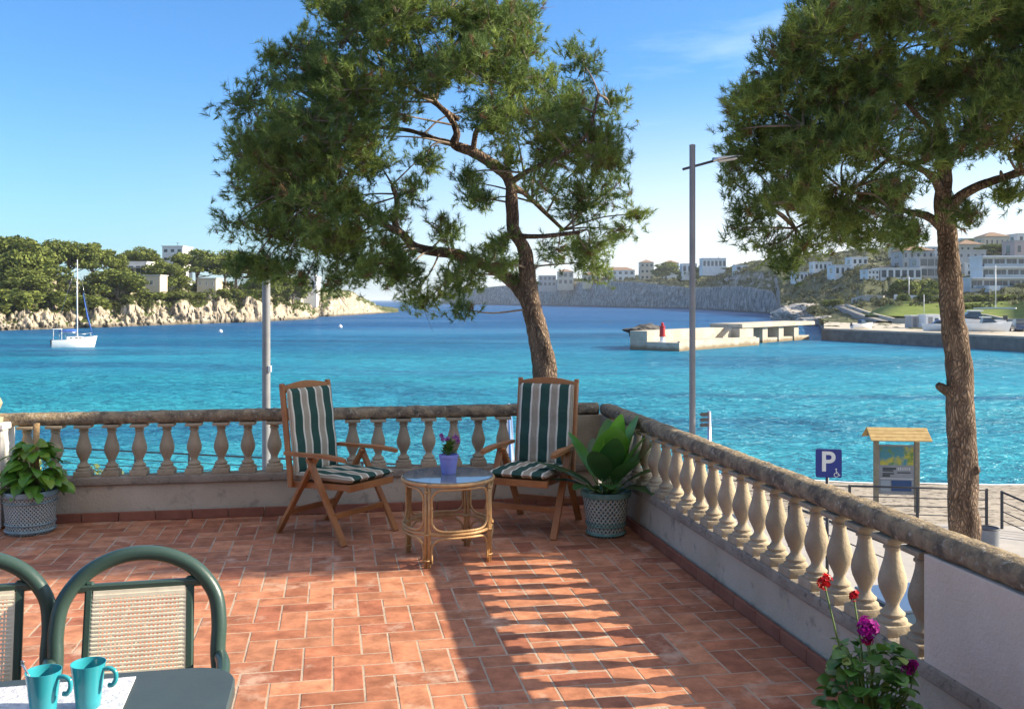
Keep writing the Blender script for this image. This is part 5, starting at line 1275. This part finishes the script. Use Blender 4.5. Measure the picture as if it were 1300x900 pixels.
# ------------------------------------------------------------------ houses
WALLS = {'white': mat('house_white', (.72,.71,.69), .85, (.62,.61,.59), .3), 'cream': mat('house_cream', (.58,.50,.38), .9, (.50,.43,.33), .3), 'ochre': mat('house_ochre', (.60,.43,.17), .9, (.52,.37,.15), .3),
         'grey': mat('house_grey', (.36,.35,.34), .9, (.42,.41,.40), .3), 'pink': mat('house_pink', (.55,.42,.38), .9, (.48,.37,.34), .3), 'red': mat('house_brick', (.40,.17,.10), .9, (.34,.14,.09), .3)}
M['roof_tile'] = mat('clay_roof', (.27,.17,.115), .9, (.21,.135,.09), 1); M['flat_roof'] = mat('flat_roof', (.45,.43,.40), .9)
def house(label, u0, u1, vt, vb, d, wall, floors=1, cols=3, roof='flat', depth=9, win=(.55,.55), side=True, hf=None, extra=None, turn=0):
    if d < 600 and u0 > 1000:       # stand the house where the slope really is
        for q in np.arange(240, 900, 4.0):
            if CAMZ-(vb-HOR)/F*q <= rz((u0+u1)/2, q)+.3: d = float(q); break
    c = P((u0+u1)/2, vb, d); w = (u1-u0)/F*d; h = (vb-vt)/F*d
    t = thing('house', label, 'house', (c.x, c.y+depth/2, c.z), R(turn))
    mb = MB(); mb.box((0,0,h/2-3), (w,depth,h+6)); mb.build('wall', WALLS[wall], t)
    if roof == 'flat':
        mb = MB(); mb.box((0,0,h+.12), (w+.5,depth+.5,.3)); mb.build('roof', WALLS['white'] if wall == 'white' else M['flat_roof'], t)
    else:
        mb = MB(); o = .5; x, y = w/2+o, depth/2+o; rh = min(w, depth)*.22
        rx = max(0, w/2-depth/2) if w > depth else 0; ry = max(0, depth/2-w/2) if depth > w else 0
        mb.add([(-x,-y,h),(x,-y,h),(x,y,h),(-x,y,h),(-rx,-ry,h+rh),(rx,-ry,h+rh),(rx,ry,h+rh),(-rx,ry,h+rh)], [(0,1,5,4),(1,2,6,5),(2,3,7,6),(3,0,4,7),(4,5,6,7),(3,2,1,0)]); mb.build('roof', M['roof_tile'], t)
    fh = h/floors
    for f in range(floors):
        for k in range(cols):
            cw = w/cols; x = -w/2+(k+.5)*cw; z = f*fh+fh*.5; ww, wh = cw*win[0], fh*win[1]
            mb = MB(); mb.box((x,-depth/2+.02,z), (ww,.12,wh)); wo = mb.build('window', M['glass_dark'], t)
            if d < 330:
                mb = MB(); fr = .09
                for sx in (-1,1): mb.box((x+sx*ww/2,-depth/2-.04,z), (fr,.10,wh+fr))
                mb.box((x,-depth/2-.045,z), (fr,.08,wh-.01)); mb.box((x,-depth/2-.035,z-wh/2-.06), (ww+.3,.16,.1)); mb.build('frame', WALLS['white'], wo)
    if side:
        for f in range(floors):
            z = f*fh+fh*.5; mb = MB(); mb.box((-w/2-.01,0,z), (.1,depth*.3,fh*.5)); mb.build('window', M['glass_dark'], t)
    if extra: extra(t, w, h, depth)
    return t
def chim(t, w, h, dp): mb = MB(); mb.box((w*.25,0,h+.9), (.9,.9,2.0)); mb.build('chimney', WALLS['white'], t)
def mast(t, w, h, dp): mb = MB(); mb.tube([(0,0,h),(0,0,h+1.6)], .08, 6); mb.box((0,0,h+1.5),(1.2,.08,.08)); mb.build('antenna', M['dark_metal'], t)
def awning(t, w, h, dp): mb = MB(); mb.box((0,-dp/2-1.2,h*.62), (w*1.05,2.4,.25)); mb.build('awning', M['flat_roof'], t)
# left headland
house('tall white tower house with an antenna above the pines', 206, 232, 313, 345, 330, 'white', 3, 3, 'flat', 10, (.5,.35), extra=mast)
house('low villa with a white roof band half hidden by pines', 156, 186, 333, 352, 300, 'white', 1, 2, 'flat', 10, (.8,.5), extra=awning)
house('small square cream house above the cliff', 181, 203, 350, 368, 276, 'cream', 1, 1, 'flat', 6, (.18,.3))
house('tall cream house at the left edge between the tall pines', -6, 9, 318, 352, 262, 'cream', 2, 2, 'hip', 8, (.4,.4))
house('long low stone cottage in the pines above the pale ledge', 250, 274, 354, 366, 298, 'cream', 1, 3, 'flat', 7, (.25,.35))
house('small brick-red house right against the lamp post', 324, 336, 352, 366, 322, 'red', 1, 1, 'hip', 6, (.4,.5))
house('white cottage near the tip of the headland', 384, 402, 352, 372, 400, 'white', 1, 2, 'flat', 8, (.4,.5), extra=chim)
house('pale terraced house low on the headland tip', 364, 382, 360, 374, 395, 'cream', 1, 2, 'flat', 8, (.4,.4))
# far right cliff row
house('leftmost pale house on the far cliff, beside the forked pine trunk', 684, 706, 350, 364, 1150, 'grey', 2, 4, 'flat', 14)
house('cream house on the far cliff, second from the left', 708, 728, 345, 362, 1120, 'cream', 2, 3, 'hip', 14)
house('low cream house on the far cliff under the pine foliage', 740, 762, 349, 360, 1060, 'cream', 1, 4, 'hip', 14)
house('white two-storey villa on the far cliff with dark windows', 769, 806, 343, 357, 1000, 'white', 2, 5, 'hip', 16, (.5,.5), extra=chim)
house('tower villa with a hipped roof on the far ridge', 813, 830, 333, 356, 960, 'cream', 3, 3, 'hip', 14, (.5,.4))
house('small white house on the ridge behind the dark tree', 842, 862, 334, 346, 940, 'white', 1, 3, 'hip', 14)
house('low white house on the ridge beside the street lamp', 866, 885, 335, 347, 840, 'white', 1, 3, 'flat', 12)
house('wide white villa on the ridge, right of the street lamp', 892, 922, 328, 341, 800, 'white', 1, 6, 'flat', 14, (.6,.5), extra=chim)
house('small blue-white house on the slope left of the right pine crown', 934, 950, 337, 352, 640, 'white', 2, 2, 'flat', 10)
# right hillside
house('white villa with terraces half way up the right slope', 1060, 1080, 337, 350, 470, 'white', 1, 3, 'flat', 10, (.5,.55))
house('long white villa on the right slope, below the pine foliage', 1082, 1102, 327, 337, 462, 'white', 1, 3, 'flat', 9, (.5,.5))
house('low white pergola house left of the right pine trunk', 1118, 1170, 341, 354, 375, 'white', 1, 6, 'flat', 8, (.7,.7))
house('big grey house behind the low white pergola house', 1146, 1186, 318, 342, 410, 'grey', 2, 5, 'hip', 12, (.35,.45))
glass = house('modern house with a blue glass front left of the right pine trunk', 1168, 1196, 327, 352, 385, 'grey', 2, 3, 'flat', 10, (.9,.7))
house('tall cream house near the top of the slope, left of the pine trunk', 1138, 1150, 313, 332, 440, 'cream', 2, 2, 'flat', 9)
house('pale grey house behind the right pine trunk', 1216, 1252, 318, 344, 400, 'grey', 2, 4, 'flat', 10, (.3,.3))
house('beige house near the skyline right of the pine trunk', 1218, 1248, 310, 324, 455, 'cream', 1, 4, 'hip', 10, (.3,.4))
house('long beige house on the skyline at right', 1250, 1282, 300, 316, 520, 'cream', 1, 5, 'hip', 10, (.3,.4))
house('pinkish house at the right edge above the large white building', 1288, 1312, 306, 326, 440, 'pink', 1, 2, 'flat', 10, (.35,.4))
house('white house on the skyline at the right edge', 1292, 1320, 297, 310, 540, 'white', 1, 3, 'flat', 10, (.4,.5))
for a in [('small white house low on the right slope under the pine foliage', 1010, 1026, 346, 357, 520, 1, 3), ('white house with a long terrace between the pine foliage and the scrub', 1034, 1056, 333, 344, 500, 1, 4), ('white block just left of the low pergola house', 1102, 1116, 343, 355, 420, 2, 3),
          ('pale two-storey house behind the pergola house, close to the trunk', 1176, 1194, 314, 327, 470, 2, 3), ('white house above the pale grey house behind the trunk', 1222, 1240, 303, 312, 560, 1, 3), ('white terrace house between the grey house and the big white building', 1238, 1256, 333, 350, 360, 2, 3)]:
    house(a[0], *a[1:6], 'white', a[6], a[7], 'flat', 8, (.5,.5))
def big_white():
    d = 300; c = P(1285, 375, d); px = d/F
    t = thing('apartment_building', 'large white three-storey building with glass balconies at the right edge', 'building', (c.x, c.y, c.z))
    def X(u): return (u-1285)*px
    def Z(v): return (375-v)*px
    for (ua, ub, va, vb, dy, dep) in ((1232,1345,354,380,0,9),(1250,1345,340,354.5,1.5,8),(1252,1345,326,340.5,3,8)):
        mb = MB(); w = X(ub)-X(ua); h = Z(va)-Z(vb); mb.box(((X(ua)+X(ub))/2, dy+dep/2, (Z(va)+Z(vb))/2), (w,dep,h)); mb.build('wall', WALLS['white'], t)
        mb = MB(); mb.box(((X(ua)+X(ub))/2, dy+dep/2-.9, Z(va)+.2), (w+.6,dep+1.9,.5)); mb.build('slab', WALLS['white'], t)
        n = max(3, int(w/3.6)); zc = Z(va)-1.75
        for k in range(n):
            x = X(ua)+(k+.5)*w/n; mb = MB(); mb.box((x,dy-.02,zc), (w/n*.82,.16,2.3)); wo = mb.build('window', M['glass_dark'], t)
            mb = MB(); mb.box((x,dy-.12,zc), (.1,.06,2.3)); mb.build('frame', WALLS['white'], wo)
        mb = MB(); mb.box(((X(ua)+X(ub))/2, dy-1.75, Z(va)-2.6), (w,.08,.9)); mb.build('balcony_glass', mat('balcony_glass', (.20,.27,.32), .1, spec=.6), t)
    mb = MB(); mb.box((X(1290),-6,-1.5), (X(1345)-X(1215),.6,4.2)); mb.build('garden_wall', WALLS['white'], t)
    mb = MB(); mb.box((X(1251),-4.2,.9), (3.5,3.0,4.2)); mb.build('porch', WALLS['white'], t)
big_white()
def wall_strip(label, pts, hgt, th, mt):
    mb = MB(); P3 = [P(u, 0, d) for u, d in pts]; b0 = Vector((P3[0].x, P3[0].y, rz(*pts[0])))
    for (a, b_), (pa, pb) in zip(zip(P3[:-1], P3[1:]), zip(pts[:-1], pts[1:])):
        za, zb = rz(*pa)+hgt/2-.5, rz(*pb)+hgt/2-.5; mb.bar((a.x,a.y,za), (b_.x,b_.y,zb), th, hgt+1.0, r=0)
    return tag(mb.build('boundary_wall', mt), label, 'wall')
wall_strip('rough pale wall at the top of the road beside the lawn', [(1082,292),(1100,286),(1122,282)], 1.7, .7, M['concrete'])
wall_strip('low white wall behind the lawn', [(1135,288),(1165,284),(1200,280)], 1.6, .5, WALLS['white'])
wall_strip('low concrete wall between the quay and the lawn', [(1134,204),(1165,200),(1200,197),(1260,190)], 1.2, .6, M['concrete'])
wall_strip('long pale wall on the slope below the large white building', [(1236,243),(1262,240),(1290,236)], 1.1, .5, WALLS['white'])
wall_strip('pale wall slanting down the slope at right', [(1228,232),(1252,218),(1280,202),(1300,196)], 1.1, .6, M['concrete'])
def pole(label, u, d, vt, r=.14, name='flag_pole'):
    p = P(u, vt, d); z = rz(u, d); t = thing(name, label, 'pole', (p.x, p.y, z)); h = p.z-z
    mb = MB(); mb.tube([(0,0,-.3),(0,0,h)], [r,r*.7], 8); mb.build('shaft', M['white'], t, True)
    mb = MB(); mb.lathe([(.3,0),(.3,.25),(.16,.3)], 10); mb.build('base', M['white'], t)
    mb = MB(); mb.lathe([(.0,h-.02),(r*1.1,h+.08),(0,h+.2)], 8, cap=False); mb.build('finial', M['steel'], t)
pole('white pole behind the lawn, left of the right pine trunk', 1154, 290, 351)
pole('thin pole on the lawn, close to the right pine trunk', 1173, 232, 374, .1)
pole('tall white pole before the large white building', 1264, 240, 337, .13)

# ------------------------------------------------------------------ pier
pe = Vector((.655,.756,0)).normalized(); pn = Vector((-pe.y, pe.x, 0)); F0 = Vector((22.8, 129, 0))
pr_ = thing('stone_pier', 'pale stone pier with a bridge section reaching into the bay', 'pier', (F0.x, F0.y, SEA), math.atan2(pe.y, pe.x))
# local: x along, y across (away), z up from the water
def pbox(name, x0, x1, y0, y1, z0, z1, mt=None, r=.05): mb = MB(); mb.rbox(((x0+x1)/2,(y0+y1)/2,(z0+z1)/2), (x1-x0,y1-y0,z1-z0), r, seg=1); return mb.build(name, mt or M['concrete'], pr_)
pbox('lower_platform', 0, 24.0, 0, 7.9, -3, 1.15); pbox('upper_wall', .05, 24.05, 5.2, 8.05, -3, 2.65)
pbox('end_block', 22.5, 27.2, 2.6, 8, -3, 2.55); pbox('bridge_deck', 23.0, 50.5, 2.4, 8.1, 2.6, 3.25); pbox('foundation', 33.5, 50, 3.2, 7.6, -3, .75)
for x in (31.2, 37.2, 43.2): pbox('pillar', x, x+1.9, 3.0, 7.7, -3, 2.62)
mb = MB()
for k in range(6): mb.box((20.0+k*.5, 4.55, 1.15+(k+1)*.125), (.5, 1.2, .25*(k+1)))
mb.build('stair', M['concrete'], pr_)
pbox('edge_curb', .3, 23.0, .05, .45, 1.145, 1.36)
bl = Vector((F0.x, F0.y, 0))+pe*1.2+pn*3.4; bc = thing('harbour_beacon', 'red harbour light on a white foot at the end of the pier', 'beacon', (bl.x, bl.y, SEA+1.15))
bc.scale = (.8,.8,.8)
M['red'] = mat('red_paint', (.48,.018,.02), .45, (.40,.016,.02), 2)
mb = MB(); mb.lathe([(.62,0),(.62,.15),(.42,.2),(.42,.95)], 20); mb.build('foot', M['white'], bc, True, ang=40)
mb = MB(); mb.lathe([(.60,.95),(.60,1.05),(.52,1.1),(.46,2.6),(.56,2.65),(.56,2.8)], 20); mb.build('tower', M['red'], bc, True, ang=40)
mb = MB(); mb.lathe([(.25,2.8),(.25,3.2),(.34,3.22),(.0,3.45)], 16, cap=False); mb.build('lantern', M['red'], bc, True, ang=40)
rb = Vector((F0.x, F0.y, 0))+pe*7.5+pn*10.2
def boulder(name, label, loc, sx, sy, sz, mt, seed):
    bm = bmesh.new(); bmesh.ops.create_icosphere(bm, subdivisions=4, radius=1)
    for v in bm.verts: k = 1+.32*mnoise.fractal(v.co*1.6+Vector((seed,0,0)), 1, 2, 4); v.co = Vector((v.co.x*sx*k, v.co.y*sy*k, v.co.z*sz*k))
    me = bpy.data.meshes.new(name); bm.to_mesh(me); bm.free(); me.materials.append(mt); o = bpy.data.objects.new(name, me); COL.objects.link(o); o.location = loc; return tag(o, label, 'rock')
M['dark_rock'] = mat('dark_rock', (.035,.034,.036), .85, (.07,.066,.064), .8, .8, 2)
boulder('rock_mound', 'low dark rock mound rising behind the pier wall', (rb.x, rb.y, SEA+2.2), 4.6, 1.8, 1.15, M['dark_rock'], 3).rotation_euler = (0,0,math.atan2(pe.y,pe.x))
M['pale_rock'] = mat('pale_rock', (.40,.37,.33), .95, (.52,.48,.43), .5, 1, 2, .1, col3=(.13,.115,.10), scale3=.9, c3=(.52,.6))
for i, (lb, u, d, z, sx, sy, sz) in enumerate((('pale rock outcrop at the foot of the cliff behind the bridge', 1018, 330, 1.5, 9, 7, 4.2), ('flat grey rock between the cliff outcrop and the quay', 1046, 262, .6, 8, 6, 1.8), ('low grey rock at the foot of the cliff, left of the outcrop', 1000, 350, .3, 6, 4, 2.2))):
    p = P(u, 0, d); boulder('rock_outcrop', lb, (p.x, p.y, SEA+z), sx, sy, sz, M['pale_rock'], i*7)

# ------------------------------------------------------------------ boats
def hull(mb, L, B, Hf, z0=0, m=0):
    n = 14; vs = []; k = 9
    for i in range(n+1):
        t = i/n; x = -L/2+L*t; w = B/2*(.72+.28*math.sin(PI*min(1,t*1.15)))*max(0.02, 1-max(0,(t-.45)/.55)**2.2); sh = Hf*(.86+.50*t*t)
        for j in range(k):
            q = j/(k-1)*2-1; a = abs(q); yy = math.copysign(w*min(1, (a*1.25))**.7, q) if a > 0 else 0; zz = -.35+(sh+.35)*max(0,(a-.15)/.85)**1.3; vs.append((x+(.0 if t < .9 else (zz)*.30), yy, z0+zz))
    fs = [(i*k+j, (i+1)*k+j, (i+1)*k+j+1, i*k+j+1) for i in range(n) for j in range(k-1)]
    fs += [(i*k, i*k+k-1, (i+1)*k+k-1, (i+1)*k) for i in range(n)]+[tuple(range(k))]
    mb.add(vs, fs, m); return mb
sb = P(93, 442, 140); st = thing('sailboat', 'white sailboat with a blue sail cover anchored off the left headland', 'sailboat', (sb.x, sb.y, SEA), R(28))
hull(MB(), 7.4, 2.5, 1.25).build('hull', M['white'], st, True, ang=50)
mb = MB(); mb.rbox((.3,0,1.35), (3.0,1.5,.5), .15, seg=3); mb.build('cabin', M['white'], st)
for s in (-1, 1):
    for x in (-.4,.5,1.2): mb = MB(); mb.rbox((x,s*.755,1.42), (.5,.02,.17), .008); mb.build('porthole', M['glass_dark'], st)
mb = MB(); mb.tube([(.7,0,1.2),(.7,0,13.0)], [.11,.075], 10); mb.build('mast', M['white'], st, True)
mb = MB(); mb.tube([(.7,0,2.2),(-2.6,0,2.3)], .07, 8); mb.build('boom', M['steel'], st, True)
mb = MB(); mb.tube([(.65,0,2.45),(-.2,0,2.5),(-1.4,0,2.45),(-2.5,0,2.38)], [.17,.24,.2,.1], 10); mb.build('sail_cover', M['blue_canvas'], st, True)
mb = MB(); mb.tube([(3.35,0,1.9),(2.5,0,4.4),(1.7,0,8.0)], [.08,.15,.05], 8); mb.build('furled_jib', M['blue_canvas'], st, True)
mb = MB()
for e in ((3.6,0,1.6),(-3.5,0,1.3),(.4,1.2,1.25),(.4,-1.2,1.25)): mb.tube([e,(.7,0,12.8)], .015, 4)
mb.tube([(.7,-.8,8.3),(.7,.8,8.3)], .03, 6); mb.build('rigging', M['steel'], st, True)
mb = MB()
for s in (-1, 1):
    for x in (-3.4,-2.4,-1.4,.8,2.0,3.0): mb.tube([(x,s*1.0*(1 if x < 2 else .6),1.25),(x,s*1.0*(1 if x < 2 else .6),1.95)], .02, 5)
    mb.tube([(-3.4,s,1.95),(.8,s,1.95),(3.3,s*.3,2.05)], .018, 5)
mb.build('guard_rail', M['steel'], st, True)
mb = MB(); mb.rbox((-2.7,0,2.75),(1.6,1.9,.07),.03)
for s in (-1, 1):
    for x in (-3.4,-2.0): mb.tube([(x,s*.85,1.2),(x,s*.85,2.75)], .03, 6)
st.scale = (.78,.78,1.0); mb.build('bimini', M['white'], st); mb = MB(); mb.rbox((-3.75,0,.75),(.35,.35,.9),.08); mb.build('outboard_motor', M['dark_metal'], st)
def motorboat(label, loc, rz_, L, name='motorboat', stripe=None):
    t = thing(name, label, 'boat', loc, rz_)
    hull(MB(), L, L*.34, L*.14).build('hull', M['white'], t, True, ang=50)
    mb = MB(); vs = []
    for x, w, z in ((-L*.12,L*.12,L*.15),(L*.22,L*.09,L*.17),(-L*.08,L*.10,L*.27),(L*.08,L*.08,L*.27)): vs += [(x,-w,z),(x,w,z)]
    mb.add(vs, [(0,1,3,2),(0,2,6,4),(1,5,7,3),(2,3,7,6),(0,4,5,1),(4,6,7,5)]); mb.build('windscreen', M['glass_dark'], t)
    mb = MB(); mb.rbox((-L*.02,0,L*.285),(L*.22,L*.2,L*.02),.02); mb.build('canopy', stripe or M['white'], t)
    mb = MB(); mb.rbox((-L*.52,0,L*.12),(L*.06,L*.06,L*.16),.03); mb.build('outboard_motor', M['dark_metal'], t); return t
def onq(u, d, dz=.45): p = P(u, 0, d); return (p.x, p.y, SEA+2.05+dz)
motorboat('long white motorboat laid up on the quay right of the pine trunk', onq(1236,150,.7), R(170), 9.0)
motorboat('white motorboat in front of the long one, close to the quay edge', onq(1252,143,.5), R(-12), 6.5)
motorboat('small white boat with a blue canopy on the quay near the bridge', onq(1094,163,.3), R(20), 4.2, stripe=M['blue_canvas'])
motorboat('blue-covered boat on the quay left of the right pine trunk', onq(1192,152,.3), R(175), 5.0, stripe=M['blue_canvas'])
p = P(938, 0, 205); motorboat('small white boat afloat behind the pier', (p.x, p.y, SEA+.1), R(60), 5.0)
car('parked_car', 'dark blue off-road car on the quay at the right edge', onq(1293,150,0), R(75), mat('van_paint', (.045,.07,.13), .3, coat=.6)).scale = (1.15,1.1,1.35)
def hut(label, u, d, w, dp, h, mt):
    p = P(u, 0, d); t = thing('storage_cabin', label, 'cabin', (p.x, p.y, SEA+2.05), R(8))
    mb = MB(); mb.rbox((0,0,h/2),(w,dp,h),.06); mb.build('wall', mt, t); mb = MB(); mb.box((0,0,h+.05),(w+.2,dp+.2,.12)); mb.build('roof', M['white'], t)
    mb = MB(); mb.box((-w*.2,-dp/2-.02,h*.45),(w*.3,.06,h*.8)); mb.build('door', M['pole_metal'], t); mb = MB(); mb.box((w*.22,-dp/2-.02,h*.6),(w*.25,.06,h*.35)); mb.build('window', M['glass_dark'], t)
hut('white cabin on the quay just left of the right pine trunk', 1180, 168, 2.8, 2.4, 2.3, M['white']); hut('grey cabin beside the white one on the quay', 1160, 170, 2.2, 2.2, 2.1, WALLS['grey'])
def buoy(label, u, v, s):
    d = 7*F/(v-HOR); p = P(u, v, d); t = thing('buoy', label, 'buoy', (p.x, p.y, SEA), group='mooring buoys in the bay')
    mb = MB(); mb.lathe([(0,-.25*s),(.3*s,-.1*s),(.4*s,.15*s),(.32*s,.42*s),(.1*s,.56*s),(0,.58*s)], 16, cap=False); mb.build('float', M['white'], t, True)
    mb = MB(); mb.ring((0,0,.66*s), .09*s, .09*s, .03*s, 12, 6); mb.build('ring', M['steel'], t)
buoy('white mooring buoy off the left headland, left of the lamp post', 280, 422, 1.1); buoy('white mooring buoy right of the lamp post, off the rocky point', 432, 416, 1.3)

# ------------------------------------------------------------------ the air over the bay
hz = bpy.data.materials.new('haze'); hz.use_nodes = True; hn = hz.node_tree; hn.nodes.remove(hn.nodes['Principled BSDF'])
pv = hn.nodes.new('ShaderNodeVolumePrincipled'); pv.inputs['Color'].default_value = (.86, .93, 1.0, 1); pv.inputs['Density'].default_value = .00009; pv.inputs['Anisotropy'].default_value = .2
hn.links.new(pv.outputs[0], hn.nodes['Material Output'].inputs['Volume'])
mb = MB(); mb.box((0, 15500, (SEA-4+70)/2), (54000, 31200, 74-SEA)); tag(mb.build('haze', hz), kind='stuff')
